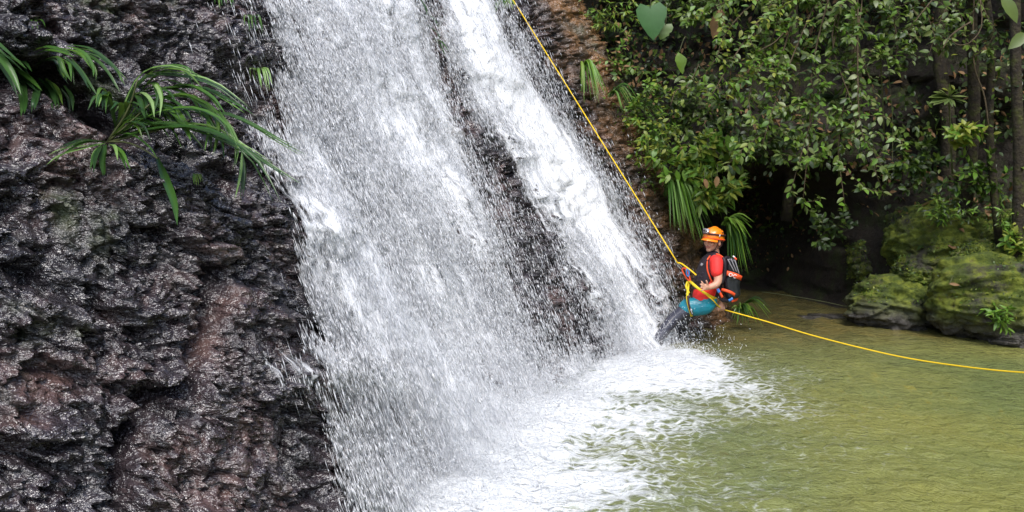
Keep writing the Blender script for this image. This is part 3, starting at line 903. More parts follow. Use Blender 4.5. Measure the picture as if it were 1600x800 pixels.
for pts, w in [([(665, 20), (678, 30), (688, 46)], 3), ([(676, 60), (690, 66), (703, 82)], 3), ([(676, 62), (688, 70), (696, 88)], 2.5), ([(668, 40), (682, 50), (688, 62)], 2.5), ([(655, -4), (664, 10), (668, 24)], 3)]:
    Y0 = t_.root[1]; P = [at(x, y, Y0 - 0.15 - 0.08 * i) for i, (x, y) in enumerate(pts)]
    t_.blade(P, w * Y0 / F_PX, "strap_dark", 7)
t_ = plant_at("hanging_fern", "yellow green fern tip at the top edge beside the start of the rope", 785, -12)
for i in range(7):
    x = 778 + i * 3.5; Y0 = t_.root[1]
    t_.blade([at(783, -14, Y0 - .05), at(x, 0, Y0 - .15), at(x + 6, 16 * random.uniform(.4, 1), Y0 - .2)], 3.2 * Y0 / F_PX, "bright", 6)

# ------------------------------------------------------------------ plants on the ridge to the right of the falls
def tuft(name, label, root, Y, tips, wpx, mat, snap=True, n=10, arch=0.35, cat="plant", group=None, outd=0.3):
    if snap:
        R = hit(*root)[2]; Y = R[1]
    else: R = at(*root, Y)
    R = R + np.array([0, -0.12, 0])
    pl = Plant(name, label, cat, R, group)
    m = Y / F_PX
    for (x, y) in tips:
        E = at(x, y, Y - outd * random.uniform(0.5, 1.2))
        mid = (R * 0.45 + E * 0.55) + np.array([0, -0.03, arch * np.linalg.norm(E - R)])
        pl.blade(fold=0.12, pts=[R + rv(0.012), R * 0.75 + E * 0.25 + np.array([0, -0.02, arch * 0.75 * np.linalg.norm(E - R)]), mid, E], width=wpx * m * random.uniform(0.7, 1.2), mat=random.choice(mat), n=n)
    return pl.e
def tips_in(n, x0, x1, y0, y1): return [(random.uniform(x0, x1), random.uniform(y0, y1)) for _ in range(n)]

G_TF = "arching tufts on the ridge beside the falls"
tuft("palm_tuft", "big pale arching tuft just above and left of the orange helmet", (1036, 304), 0,
     [(1050 + 60 * t + random.uniform(-8, 8), 358 + 32 * t + random.uniform(-44, 6)) for t in np.random.default_rng(2).uniform(0, 1, 60)], 4.6, ["pale", "strap", "pale", "bright"], arch=0.42, group=G_TF, outd=0.75)
tuft("palm_tuft", "smaller pale fan of leaves hanging from the top of the ridge by the rope", (906, 122), 0, tips_in(26, 908, 952, 140, 162), 3.6, ["pale", "pale", "bright"], group=G_TF, arch=0.5, outd=0.5)
tuft("palm_tuft", "pale fan just below the topmost one on the ridge", (950, 152), 0, tips_in(20, 968, 1004, 158, 176), 3.6, ["pale", "strap"], group=G_TF, arch=0.45)
tuft("palm_tuft", "sparse pale fan third down on the ridge", (982, 172), 0, tips_in(14, 1004, 1042, 176, 212), 3.4, ["pale", "strap"], group=G_TF, arch=0.35)
tuft("palm_tuft", "green tuft hanging behind the climber and the backpack", (1128, 348), 8.9, tips_in(38, 1136, 1178, 372, 436), 4, ["strap_dark", "strap", "bright"], snap=False, group=G_TF, arch=0.35)
tuft("palm_tuft", "low tuft dipping towards the pool below the backpack", (1150, 482), 9.2, tips_in(34, 1140, 1208, 480, 514), 3.2, ["strap", "strap_dark", "bright"], snap=False, group=G_TF, arch=0.4)
tuft("palm_tuft", "pale drooping spray halfway down the ridge beside the brown rock", (1000, 205), 0, tips_in(18, 1010, 1046, 228, 262), 4, ["pale", "bright", "pale"], group=G_TF, arch=0.45, outd=0.5)
tuft("fern", "light green fern frond reaching right behind the orange helmet", (1126, 348), 8.8, tips_in(26, 1142, 1180, 346, 374), 6, ["bright", "mid", "bright"], snap=False, arch=0.3, n=8)

G_SH = "leafy shrubs on the ridge and bank"
SHR = [  # label, root px, Y, centre, spread, size, kind, mats, stems, step
    ("small-leaved light green shrub on the ridge left of the tall leafy mass", (1005, 190), 10.0, (1015, 170), (42, 60), 8, "ovate", ["bright", "yellow", "bright", "mid"], 14, .045),
    ("dense shrub with glossy dark leaves high above the helmet", (1070, 200), 10.2, (1075, 165), (60, 55), 11, "ovate", ["mid", "dark", "grey"], 14, .055),
    ("broad-leaved shrub above the big pale tuft", (1075, 290), 9.7, (1092, 240), (46, 40), 14, "ovate", ["mid", "bright", "bright", "yellow"], 14, .055),
    ("light green low shrub beside the wet brown rock", (1030, 260), 9.8, (1038, 235), (32, 55), 8, "ovate", ["bright", "yellow", "mid"], 11, .05),
    ("shrub with long yellowish leaves right above the helmet", (1110, 330), 9.4, (1120, 288), (36, 30), 17, "lance", ["bright", "mid", "yellow"], 11, .06),
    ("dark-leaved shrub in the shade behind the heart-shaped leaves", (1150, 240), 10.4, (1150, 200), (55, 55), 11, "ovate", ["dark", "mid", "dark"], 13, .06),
    ("leafy sprig with brown tips by the orange patch of rock", (960, 110), 10.4, (985, 85), (34, 45), 8, "ovate", ["bright", "mid", "brown"], 9, .055),
    ("thin light green creeper at the top of the ridge", (935, 30), 10.9, (960, 22), (46, 28), 9, "lance", ["mid", "bright", "yellow"], 9, .07),
    ("leafy shrub at the top behind the big heart leaf", (1050, 20), 11.2, (1075, 12), (60, 34), 11, "ovate", ["mid", "dark", "mid"], 11, .06),
    ("bright green fern-like shrub low on the right boulder slope", (1565, 500), 8.3, (1563, 488), (18, 20), 11, "lance", ["bright", "bright"], 7, .05),
    ("small bright plant above the mossy boulder near the right edge", (1585, 400), 8.7, (1585, 378), (18, 22), 11, "ovate", ["bright", "yellow"], 7, .05),
    ("pair of yellow-green sprigs in the shade below the rosette plant", (1500, 230), 9.0, (1505, 205), (32, 10), 13, "ovate", ["yellow", "bright"], 6, .06),
    ("dim shrub on the bank under the tree trunks", (1440, 280), 9.6, (1440, 245), (46, 40), 11, "ovate", ["dark", "mid"], 10, .07),
    ("dim green shrub between the two mossy trunks", (1540, 300), 9.2, (1530, 268), (46, 30), 11, "ovate", ["mid", "dark", "bright"], 11, .06),
    ("dark weeds on top of the upper mossy boulder", (1480, 345), 9.2, (1490, 322), (56, 24), 10, "lance", ["dark", "mid", "bright"], 11, .06),
    ("thin plants at the right edge above the large mossy boulder", (1570, 360), 8.9, (1565, 335), (46, 28), 10, "lance", ["mid", "bright"], 11, .06),
    ("shadowy plant in the dark hollow right of the climber", (1290, 380), 10.4, (1290, 355), (44, 34), 10, "ovate", ["dark", "dark", "mid"], 8, .08),
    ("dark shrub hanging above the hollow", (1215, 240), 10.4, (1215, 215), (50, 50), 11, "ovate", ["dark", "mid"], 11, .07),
]
for lab, rt, Y, ce, sp, sz, kd, mt, ns, st in SHR:
    shrub("leafy_shrub", lab, rt, Y, ce, sz, kd, mt, ns, sp, st, most=55, group=G_SH, r=0.005)

# single large leaves
def big_leaf(name, label, px, py, Y, lpx, kind, mat, tilt, stem_to, seed=0, rough=0.03):
    R = at(*stem_to, Y + 0.25)  # held by its stalk
    pl = Plant(name, label, "plant", R)
    V, Fq = leaf_shape(kind, 8, 0.18, 0.22, rough, seed)
    sz = lpx * Y / F_PX
    a_ = math.radians(tilt); d = np.array([math.sin(a_), -0.25, -math.cos(a_)])
    M = frame(d, np.array([0.1, -1, 0.35]))
    base = at(px, py, Y) - M[:, 1] * sz * 0.45
    pl.part("leaf", V * sz @ M.T + base, Fq.tolist(), LM[mat])
    pl.stem([R, (R + base) / 2 + np.array([0, -.05, .08]), base + M[:, 1] * sz * 0.05], 0.006, 0.004)
    return pl
big_leaf("heart_leaf_plant", "single large heart-shaped green leaf hanging at the top above the ridge", 1019, 32, 9.6, 50, "heart", "ear", 8, (1022, -30), 1)
big_leaf("heart_leaf_plant", "smaller jagged green leaf just right of the large heart-shaped one", 1037, 48, 9.7, 26, "heart", "mid", -20, (1040, 10), 2, 0.12)
big_leaf("heart_leaf_plant", "large ragged yellow-green leaf below the heart-shaped one", 1064, 96, 9.6, 34, "ovate", "bright", 12, (1075, 60), 3, 0.14)
big_leaf("heart_leaf_plant", "pale green heart leaf hanging at the edge of the dark hollow", 1142, 224, 9.3, 22, "heart", "bright", -5, (1150, 190), 4)
big_leaf("heart_leaf_plant", "yellowish heart leaf just below its green twin by the hollow", 1151, 246, 9.3, 18, "heart", "yellow", 15, (1152, 220), 5)
big_leaf("heart_leaf_plant", "narrow pale leaf hanging alone over the dark hollow", 1174, 230, 9.2, 20, "lance", "mid", -30, (1170, 200), 6)
big_leaf("dead_leaf", "large crumpled brown dead leaf caught in the foliage at the top", 1122, 34, 9.2, 46, "ovate", "brown", -15, (1110, 0), 7, 0.12)
big_leaf("dead_leaf", "brown dead leaf in the shrub above the helmet", 1103, 286, 9.0, 16, "ovate", "brown", 20, (1098, 268), 8, 0.06)
big_leaf("dead_leaf", "tan dead leaf right of the brown one above the helmet", 1120, 283, 9.0, 18, "ovate", "brown", -5, (1118, 262), 9, 0.06)
big_leaf("broad_leaf_plant", "large grey-green leaf cut off by the upper right corner", 1578, 12, 7.5, 46, "ovate", "grey", 35, (1606, -20), 10, 0.03)
big_leaf("broad_leaf_plant", "second large pale leaf right below the corner leaf", 1592, 62, 7.5, 36, "ovate", "grey", -50, (1612, 50), 11, 0.03)

# rosette plants
for lab, x, y, Y, R_, mt in [("rosette plant with long leaves in front of the mossy trunk", 1482, 152, 8.9, 32, "grey"), ("star-shaped rosette among the hanging foliage in the middle", 1305, 152, 9.2, 30, "dark"),
                             ("small pale rosette on the hanging boughs", 1375, 86, 8.9, 20, "grey")]:
    pl = Plant("rosette_plant", lab, "plant", at(x, y + 8, Y + 0.1), "rosette plants in the forest edge")
    for i in range(13):
        a_ = i * 2.4; q = R_ * random.uniform(0.7, 1.1)
        d = at(x + q * math.cos(a_), y + q * 0.6 * math.sin(a_) - 2, Y - 0.12) - at(x, y, Y)
        pl.leaf(at(x, y, Y), d, np.array([0.1, -0.6, 0.8]), np.linalg.norm(d), "lance", mt)
    pl.stem([at(x, y, Y), at(x + 2, y + 30, Y + 0.15), at(x + 6, y + 120, Y + 0.3)], 0.008, 0.01)
    pl.finish(13)

# ------------------------------------------------------------------ trees of the far bank: trunks on the bank, boughs hanging over the pool
def tree(label, root_px, Y, top_px, r_trunk, boughs, leafmats, size, shade_crown, ncrown, most, mat=MOSSBARK, ntw=8):
    R = at(*root_px, Y)
    pl = Plant("overhanging_tree", label, "tree", R, "trees leaning over the pool")
    Tm = at(*top_px, Y - 0.2) if len(top_px) == 2 else np.array(top_px)
    tp = [R - np.array([0, 0, 0.4]), R * .6 + Tm * .4 + np.array([.08, 0, 0]), Tm, Tm + np.array([0.1, -0.3, 1.2])]
    P = pl.stem(tp, r_trunk, r_trunk * 0.6, name="trunk", mat=mat, n=14, sides=10)
    for (pts, Yb) in boughs:
        B = [at(x, y, Yb - 0.12 * i) for i, (x, y) in enumerate(pts)]
        Q = pl.stem([Tm, (Tm + B[0]) / 2 + np.array([0, 0, .3])] + B, 0.016, 0.004, name="branch", mat=BARK, n=18)
        m = Yb / F_PX
        twig_leaves(pl, Q[7:], size * m, "ovate", leafmats, 0.05)
        for j in range(ntw):
            bse = Q[random.randrange(7, 18)]
            E = bse + np.array([random.gauss(0, .24), random.gauss(-.06, .16), random.gauss(-.10, .17)])
            T2 = pl.stem([bse, (bse + E) / 2 + rv(.03), E], 0.0045, 0.002, name="twig", mat=BARK, n=6, sides=4)
            twig_leaves(pl, T2, size * m, "ovate", leafmats, 0.042, 0.1)
            E2 = T2[3] + rv(0.13)
            T3 = pl.stem([T2[3], (T2[3] + E2) / 2 + rv(.02), E2], 0.003, 0.0015, name="twig", mat=BARK, n=5, sides=4)
            twig_leaves(pl, T3, size * m, "ovate", leafmats, 0.042, 0.1)
    (cx, cy, cz), (rx, ry, rz) = shade_crown  # crown leaves above the view, added to block the sky over hollow and bank
    for i in range(ncrown):
        v = rv(1.0); v /= np.linalg.norm(v); v *= random.uniform(0.3, 1) ** 0.5
        q = np.array([cx + v[0] * rx, cy + v[1] * ry, cz + v[2] * rz])
        for j in range(4):
            pl.leaf(q + rv(0.10), rv(1) + np.array([0, 0, -.4]), rv(.4) + np.array([0, 0, 1]), random.uniform(.09, .16), "ovate", random.choice(leafmats))
    return pl.finish(most)

GM = ["grey", "grey", "mid", "dark", "bright", "grey", "mid"]
tree("tree with many thin boughs of grey-green leaves hanging over the dark hollow", (1330, 330), 10.9, (1330, -40), 0.10,
     [([(1290, -30), (1250, 60), (1215, 150), (1190, 230)], 8.7), ([(1320, -30), (1300, 80), (1270, 180), (1235, 300)], 8.6), ([(1340, -20), (1340, 90), (1345, 200), (1380, 300)], 8.5),
      ([(1350, -30), (1330, 110), (1310, 220), (1320, 320)], 8.7), ([(1300, -20), (1270, 100), (1265, 200), (1255, 310)], 8.6), ([(1380, -20), (1400, 50), (1400, 100)], 8.9),
      ([(1280, -40), (1310, 40), (1350, 100), (1370, 160)], 8.8), ([(1330, -40), (1300, 60), (1330, 160), (1345, 240)], 8.6), ([(1290, -20), (1240, 40), (1240, 120)], 8.9)],
     GM, 11, ((4.4, 11.2, 5.9), (1.9, 1.5, 1.0)), 1500, 300)
tree("tree with leafy boughs spreading left over the ridge shrubs", (1230, 300), 11.2, (1240, -50), 0.08,
     [([(1230, -30), (1180, 40), (1140, 100), (1112, 150)], 8.9), ([(1220, -30), (1160, 20), (1130, 60), (1120, 90)], 9.0), ([(1230, -20), (1200, 80), (1170, 150), (1185, 215)], 8.8),
      ([(1240, -30), (1200, 20), (1190, 80), (1150, 130)], 9.0), ([(1250, -20), (1230, 60), (1210, 130), (1230, 180)], 8.8), ([(1200, -40), (1150, -5), (1110, 14), (1080, 30)], 9.3)],
     ["mid", "grey", "bright", "yellow", "mid"], 10, ((2.0, 12.4, 5.9), (1.8, 1.4, 1.0)), 1300, 300)
tree("mossy tree with hanging vines and sparse dull leaves at the right", (1505, 330), 9.4, (1520, -40), 0.075,
     [([(1480, -30), (1440, 20), (1410, 60)], 8.9), ([(1500, -30), (1470, 30), (1450, 90)], 9.0), ([(1520, -40), (1540, 20), (1560, 60)], 9.0), ([(1460, -40), (1500, 20), (1510, 70)], 9.1), ([(1400, -40), (1430, 20), (1450, 50)], 9.0)],
     ["dark", "grey", "mid"], 10, ((6.2, 10.4, 5.6), (1.6, 1.8, 1.0)), 1500, 150, ntw=6)
for lab, pr, Y, pt_, r_ in [("upright mossy trunk with a bright moss line at the right edge", (1590, 400), 8.6, (1588, -60), 0.06), ("thin leaning mossy trunk between the rosette and the right edge", (1565, 330), 9.0, (1535, -60), 0.045),
                            ("dark trunk in the shade behind the rosette plant", (1472, 340), 10.0, (1478, -60), 0.09), ("slender dim trunk deep in the shade", (1425, 300), 10.6, (1402, -60), 0.06)]:
    pl = Plant("tree_trunk", lab, "tree", at(*pr, Y), "trunks on the far bank")
    A_, B_ = at(*pr, Y) - np.array([0, 0, .4]), at(*pt_, Y)
    pl.stem([A_, A_ * .6 + B_ * .4 + rv(.05), A_ * .3 + B_ * .7 + rv(.06), B_, B_ + np.array([0, 0, .8])], r_, r_ * .75, name="trunk", mat=MOSSBARK, n=16, sides=10)
    for j in range(26):
        q = A_ + (B_ - A_) * random.uniform(.15, 1) + np.array([random.uniform(-1, 1) * r_, -r_ * .8, 0])
        pl.leaf(q, rv(1) + np.array([0, -.5, -.3]), np.array([0, -.6, .8]) + rv(.3), random.uniform(.04, .09), "ovate", random.choice(["mid", "dark", "yellow"]))
    pl.finish(26)
# bare vines
G_V = "bare vines and twigs"
for lab, pts, Y, r_ in [("pale bare looping vine in front of the mossy trunks at upper right", [(1530, -10), (1534, 40), (1516, 66), (1496, 70), (1486, 58), (1502, 44), (1518, 34)], 8.4, .006),
                        ("pale forked twig crossing the looping vine", [(1516, 34), (1494, 48), (1482, 60), (1473, 76)], 8.35, .006),
                        ("thin dark cord sagging across the back of the hollow", [(1190, 456), (1240, 463), (1300, 474), (1340, 484)], 9.9, .004),
                        ("dangling thin root in front of the dark bank", [(1388, 110), (1392, 150), (1395, 200), (1394, 260)], 9.0, .003),
                        ("pale bent twig above the glossy shrub left of the hollow", [(1092, 100), (1084, 118), (1074, 134), (1056, 142), (1048, 165)], 9.2, .006),
                        ("bare grey twig reaching left among the boughs", [(1226, 50), (1210, 66), (1196, 74), (1184, 80)], 8.5, .005),
                        ("long mossy vine curving down to the left of the right-edge trunk", [(1522, -10), (1520, 70), (1524, 110), (1538, 150), (1545, 200)], 8.9, .009)]:
    V, F = tube(smooth_path([at(x, y, Y - .02 * i) for i, (x, y) in enumerate(pts)], 18), r_, 5)
    tag(link("vine", py_mesh("vine", V, F, BARK if "dark" not in lab else STEM)), lab, "vine", G_V)

# ------------------------------------------------------------------ undergrowth on the bank (nobody could count it)
def scatter_bank(n, name, label, mats, x0, x1, z0, z1, size, off=0.15, kind="ovate"):
    L = []
    for i in range(n):
        x, z = random.uniform(x0, x1), random.uniform(z0, z1)
        L.append([x, z])
    A_ = np.array(L); c = fbm(A_[:, 0] * 1.1, A_[:, 1] * 1.1, 611, 3); rec = sstep(2.4, 3.0, A_[:, 0]) * (1 - sstep(4.2, 4.9, A_[:, 0])) * (1 - sstep(1.5, 2.3, A_[:, 1]))
    A_ = A_[(c > -0.25 + 0.5 * rec)]
    Y = bank_y(A_[:, 0], A_[:, 1])
    lv = []
    for (x, z), y in zip(A_, Y):
        lv.append((np.array([x, y - off * random.random(), z]), frame(rv(1) + np.array([0, -.5, -.3]), np.array([0, -.6, .8]) + rv(.4)), size * random.uniform(.5, 1.4), kind, random.randrange(3), random.choice(mats)))
    o = foliage(lv, None, np.zeros(3), name)
    return tag(o, label, kind="stuff")
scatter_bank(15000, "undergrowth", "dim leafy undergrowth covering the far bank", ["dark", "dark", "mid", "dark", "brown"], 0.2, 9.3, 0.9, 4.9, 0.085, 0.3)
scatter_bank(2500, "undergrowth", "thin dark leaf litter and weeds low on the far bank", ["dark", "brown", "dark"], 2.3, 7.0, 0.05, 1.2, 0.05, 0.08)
# creeping cover on the ridge shoulder
lv = []
for i in range(7500):
    x, y = random.uniform(860, 1130), random.uniform(-20, 420)
    e = np.interp(y, [-20, 60, 130, 220, 300, 350, 420], [905, 945, 965, 990, 1015, 1035, 1060])
    if x < e + random.gauss(0, 14) or (y > 300 and x < 1110): continue
    s_, h_ = None, None
    lv.append((x, y))
A_ = np.array(lv)
d = np.stack([(A_[:, 0] - 800) / F_PX, CP + (400 - A_[:, 1]) / F_PX * SP, -SP + (400 - A_[:, 1]) / F_PX * CP], 1)
best = np.full(len(A_), np.nan)
for Yq in np.linspace(7.5, 12, 220):
    P = np.array([0, 0, CAM_Z]) + d * (Yq / d[:, 1:2])
    g = P[:, :2] @ N0 - rock_n(P[:, :2] @ T0, P[:, 2], False)
    hitm = np.isnan(best) & (g < 0.02); best[hitm] = Yq
ok = ~np.isnan(best)
lv = []
for (x, y), Yq in zip(A_[ok], best[ok]):
    q = at(x, y, Yq - 0.04 - abs(random.gauss(0, .07)))
    lv.append((q, frame(rv(1) + np.array([.3, -.5, -.3]), np.array([.3, -.6, .8]) + rv(.35)), random.uniform(.025, .07), random.choice(["ovate", "lance"]), random.randrange(3), random.choice(["bright", "bright", "yellow", "mid", "mid"])))
tag(foliage(lv, None, np.zeros(3), "ground_cover"), "small-leaved creeping plants on the shoulder of the ridge", kind="stuff")

# ------------------------------------------------------------------ mossy boulders
k = NB("mossy_stone")
p = k.pos()
nz = k.n("ShaderNodeNewGeometry").outputs["Normal"]
upn = k.n("ShaderNodeSeparateXYZ", Vector=nz).outputs["Z"]
mossc = k.ramp(k.noise(p, 5, 6, 0.65), [(0.3, (0.03, 0.042, 0.008)), (0.46, (0.08, 0.11, 0.012)), (0.60, (0.19, 0.22, 0.022)), (0.74, (0.07, 0.05, 0.028))])
stone = k.ramp(k.noise(p, 8, 5), [(0.35, (0.03, 0.028, 0.022)), (0.6, (0.09, 0.08, 0.07)), (0.75, (0.17, 0.16, 0.15))])
zf = k.n("ShaderNodeSeparateXYZ", Vector=p).outputs["Z"]
low = k.n("ShaderNodeMapRange", Value=k.math('ADD', zf, k.math('MULTIPLY', k.noise(p, 4, 4), 0.35))); low.inputs[1].default_value = 0.30; low.inputs[2].default_value = 0.55
c = k.mix(low.outputs[0], stone, k.mix(k.ramp(k.noise(p, 2.6, 5, 0.7), [(0.50, 0.0), (0.64, 1.0)]), mossc, k.mix(0.5, stone, (0.03, 0.026, 0.014))))
ro = k.mix(low.outputs[0], (0.25, 0.25, 0.25), (0.9, 0.9, 0.9))
k.bsdf(Base__Color=c, Roughness=ro, Normal=k.bump(k.noise(p, 60, 4, 0.7), 0.8, 0.02, k.bump(k.noise(p, 9, 6, 0.65), 1.0, 0.06)))
MOSSROCK = k.m
def boulder(label, px, py, Y, rx, ry, rz, seed, rot=0.0):
    bm = bmesh.new(); bmesh.ops.create_icosphere(bm, subdivisions=6, radius=1)
    Vx = np.array([v.co[:] for v in bm.verts])
    r = 1 + 0.10 * fbm(Vx[:, 0] * 1.5 + seed, Vx[:, 1] * 1.5 + Vx[:, 2], seed, 3) + 0.09 * fbm(Vx[:, 0] * 2.6 + Vx[:, 1] * 2.1 + seed, Vx[:, 2] * 2.6, seed + 9, 4)
    f, e = facets(Vx[:, 0] * 2.0 + Vx[:, 1] * 1.3 + seed, Vx[:, 2] * 1.9 + Vx[:, 1], seed + 3, 1.0)
    f2_, e2_ = facets(Vx[:, 0] * 4.5 + Vx[:, 1] * 3 + seed, Vx[:, 2] * 5.5 + Vx[:, 1] * 2, seed + 4, 1.0)
    r = r + 0.10 * f - 0.04 * np.exp(-e * 9) + 0.05 * f2_ + 0.05 * fbm(Vx[:, 0] * 6 + Vx[:, 1] * 5, Vx[:, 2] * 7, seed + 5, 4)
    Vx = Vx * r[:, None] * np.array([rx, ry, rz])
    for v, c3 in zip(bm.verts, Vx): v.co = c3
    bm.normal_update()
    tufts = []
    cz_, sz_ = math.cos(rot), math.sin(rot); Rz = np.array([[cz_, -sz_, 0], [sz_, cz_, 0], [0, 0, 1]]); o3 = at(px, py, Y)
    for v in random.sample(list(bm.verts), 3600):
        nn = Rz @ np.array(v.normal); q = Rz @ np.array(v.co) + o3
        if nn[1] > 0.5 or q[2] < 0.32 or pn(q[0] * 3.1, q[2] * 3.1, seed) < -0.12: continue
        sz = random.uniform(.012, .04)
        tufts.append((q, frame(rv(1) + nn * .7, nn + rv(.4)), sz, random.choice(["ovate", "lance"]), random.randrange(3), random.choice(["yellow", "mid", "dark", "mid", "dark"])))
    for f_ in bm.faces: f_.smooth = True
    m = bpy.data.meshes.new("mossy_boulder"); bm.to_mesh(m); bm.free(); m.materials.append(MOSSROCK)
    o = link("mossy_boulder", m); o.location = tuple(at(px, py, Y)); o.rotation_euler = (0, 0, rot)
    if tufts:
        bpy.context.view_layer.update()
        mo = foliage(tufts, o, np.zeros(3), "moss"); mo.matrix_parent_inverse = (Matrix.Translation(o.location) @ Matrix.Rotation(rot, 4, 'Z')).inverted()
    return tag(o, label, "boulder", "mossy boulders by the pool")
boulder("largest bright mossy boulder at the pool's right edge with a small red mark", 1560, 462, 8.75, 0.72, 0.6, 0.52, 3, 0.2)
boulder("dark boulder with grey wet foot left of the large mossy one", 1398, 480, 9.45, 0.52, 0.45, 0.36, 11, -0.1)
boulder("mossy boulder perched behind and between the two lower ones", 1468, 378, 9.75, 0.66, 0.6, 0.50, 17, 0.4)
boulder("dim green boulder on the slope just above the dark hollow's right side", 1360, 408, 10.5, 0.30, 0.4, 0.36, 23, 0.0)
boulder("mossy lump on the bank above the largest boulder at the right edge", 1590, 372, 9.5, 0.55, 0.5, 0.42, 29, 0.0)
boulder("small wet dark stone at the waterline below the largest boulder", 1588, 530, 8.35, 0.26, 0.2, 0.12, 31, 0.0)
boulder("low flat stone in the water at the back of the pool", 1290, 500, 10.0, 0.5, 0.25, 0.07, 37, 0.0)
boulder("round mossy lump low in front, left part of the largest boulder's foot", 1488, 490, 8.75, 0.24, 0.25, 0.2, 41, 0.0)
boulder("small mossy mound wedged between the dark boulder and the perched one", 1432, 430, 9.5, 0.26, 0.3, 0.24, 43, 0.0)
boulder("mossy knob on top of the largest boulder", 1530, 408, 8.95, 0.28, 0.3, 0.2, 47, 0.0)
# red leaf on the boulder
big_leaf("fallen_leaf", "small red-brown leaf lying on the largest mossy boulder", 1491, 444, 8.35, 17, "lance", "brown", 85, (1484, 446), 12, 0.03)
# ------------------------------------------------------------------ the climber
YP = 8.3
def P3(px, py, w=0.0): return at(px, py, YP - w)
def ball_tube(chain, sides=14):
    """closed tapered limb through (point, radius) pairs with round ends"""
    pts = np.array([c_[0] for c_ in chain], float); rad = np.array([c_[1] for c_ in chain], float)
    n = max(6, 5 * (len(pts) - 1) + 1) if len(pts) > 2 else 7
    Q = smooth_path(pts, n); R = np.interp(np.linspace(0, len(pts) - 1, n), np.arange(len(pts)), rad)
    d0 = Q[0] - Q[1]; d0 /= np.linalg.norm(d0); d1 = Q[-1] - Q[-2]; d1 /= np.linalg.norm(d1)
    caps0 = [(Q[0] + d0 * R[0] * math.sin(a_), R[0] * math.cos(a_)) for a_ in (1.45, 1.1, .75, .4)]
    caps1 = [(Q[-1] + d1 * R[-1] * math.sin(a_), R[-1] * math.cos(a_)) for a_ in (.4, .75, 1.1, 1.45)]
    pp = np.array([c_[0] for c_ in caps0] + list(Q) + [c_[0] for c_ in caps1]); rr_ = np.array([c_[1] for c_ in caps0] + list(R) + [c_[1] for c_ in caps1])
    return tube(pp, rr_, sides)
def fuse(name, chains, mat, voxel, parent, extra=None, smooth=4):
    g = Geo()
    for c_ in chains: g.add(*ball_tube(c_))
    for e_ in extra or []: g.add(*e_)
    o = link(name, g.mesh(name, mat))
    r = o.modifiers.new("r", 'REMESH'); r.mode = 'VOXEL'; r.voxel_size = voxel; r.use_smooth_shade = True
    s = o.modifiers.new("s", 'SMOOTH'); s.factor = 0.5; s.iterations = smooth
    dg = bpy.context.evaluated_depsgraph_get(); me2 = bpy.data.meshes.new_from_object(o.evaluated_get(dg))
    old = o.data; o.modifiers.clear(); o.data = me2; bpy.data.meshes.remove(old); me2.name = name
    if not me2.materials: me2.materials.append(mat)
    me2.polygons.foreach_set("use_smooth", [True] * len(me2.polygons))
    o.parent = parent
    return o
def ellipsoid(c_, r_, M=None, nu=16, nv=12):
    V, F = [], []
    for j in range(nv + 1):
        b = math.pi * j / nv
        for i in range(nu):
            a_ = 2 * math.pi * i / nu
            V.append((math.sin(b) * math.cos(a_) * r_[0], math.sin(b) * math.sin(a_) * r_[1], math.cos(b) * r_[2]))
    for j in range(nv):
        for i in range(nu):
            F.append((j * nu + i, (j + 1) * nu + i, (j + 1) * nu + (i + 1) % nu, j * nu + (i + 1) % nu))
    V = np.array(V)
    if M is not None: V = V @ np.asarray(M).T
    return V + np.asarray(c_), F
def simple(name, geo, mat, parent): return link(name, py_mesh(name, geo[0], geo[1], mat), None, parent)
def ribbon(pts, width, facing, th=0.004, n=20):
    """flat webbing strap with thickness"""
    Q = smooth_path(pts, n); tg = np.gradient(Q, axis=0)
    V, F = [], []
    for i in range(n):
        M = frame(tg[i], np.asarray(facing, float)); s_, nn = M[:, 0] * width / 2, M[:, 2] * th
        V += [Q[i] - s_ - nn, Q[i] + s_ - nn, Q[i] + s_ + nn, Q[i] - s_ + nn]
    for i in range(n - 1):
        for q in range(4): a_ = i * 4; F.append((a_ + q, a_ + (q + 1) % 4, a_ + 4 + (q + 1) % 4, a_ + 4 + q))
    F += [(0, 3, 2, 1), (4 * n - 4, 4 * n - 3, 4 * n - 2, 4 * n - 1)]
    return np.array(V), F
CAMW = (0, -1, 0.1)

SKIN = simple_mat("climber_skin", (0.56, 0.30, 0.20), 0.45, 0.4, var=0.10, scale=14)  # even warm skin tone with slight random variation
RED = simple_mat("red_shirt", (0.80, 0.035, 0.03), 0.6, 0.3, var=0.12, scale=16, bumpd=0.004)
TEAL = simple_mat("teal_shorts", (0.01, 0.20, 0.27), 0.35, 0.5, var=0.25, scale=14, bumpd=0.012)
BLACK = simple_mat("black_neoprene", (0.018, 0.012, 0.018), 0.5, 0.4, var=0.3, scale=20)
LEGG = simple_mat("wet_dark_leggings", (0.035, 0.035, 0.05), 0.25, 0.6, var=0.4, scale=20, bumpd=0.004)
ORANGE = simple_mat("orange_shell", (0.90, 0.24, 0.01), 0.3, 0.5, var=0.06, scale=20, coat=0.3)
ORED = simple_mat("orange_red_webbing", (0.85, 0.10, 0.03), 0.6, 0.3, var=0.1)
YEL = simple_mat("yellow_webbing", (0.70, 0.52, 0.02), 0.6, 0.3, var=0.15)
BLUE = simple_mat("blue_anodised", (0.05, 0.25, 0.70), 0.35, 0.6)
STEEL = simple_mat("bright_steel", (0.6, 0.6, 0.62), 0.25, 0.5, metal=1.0, var=0.1)
PACK = simple_mat("black_pack_fabric", (0.012, 0.014, 0.018), 0.3, 0.55, var=0.4, scale=14, bumpd=0.012)
GREYM = simple_mat("grey_plastic", (0.25, 0.24, 0.25), 0.35, 0.5)
WHITE = simple_mat("white_print", (0.8, 0.78, 0.76), 0.6, 0.3, var=0.03)
LIP = simple_mat("lips", (0.36, 0.11, 0.09), 0.5, 0.4)
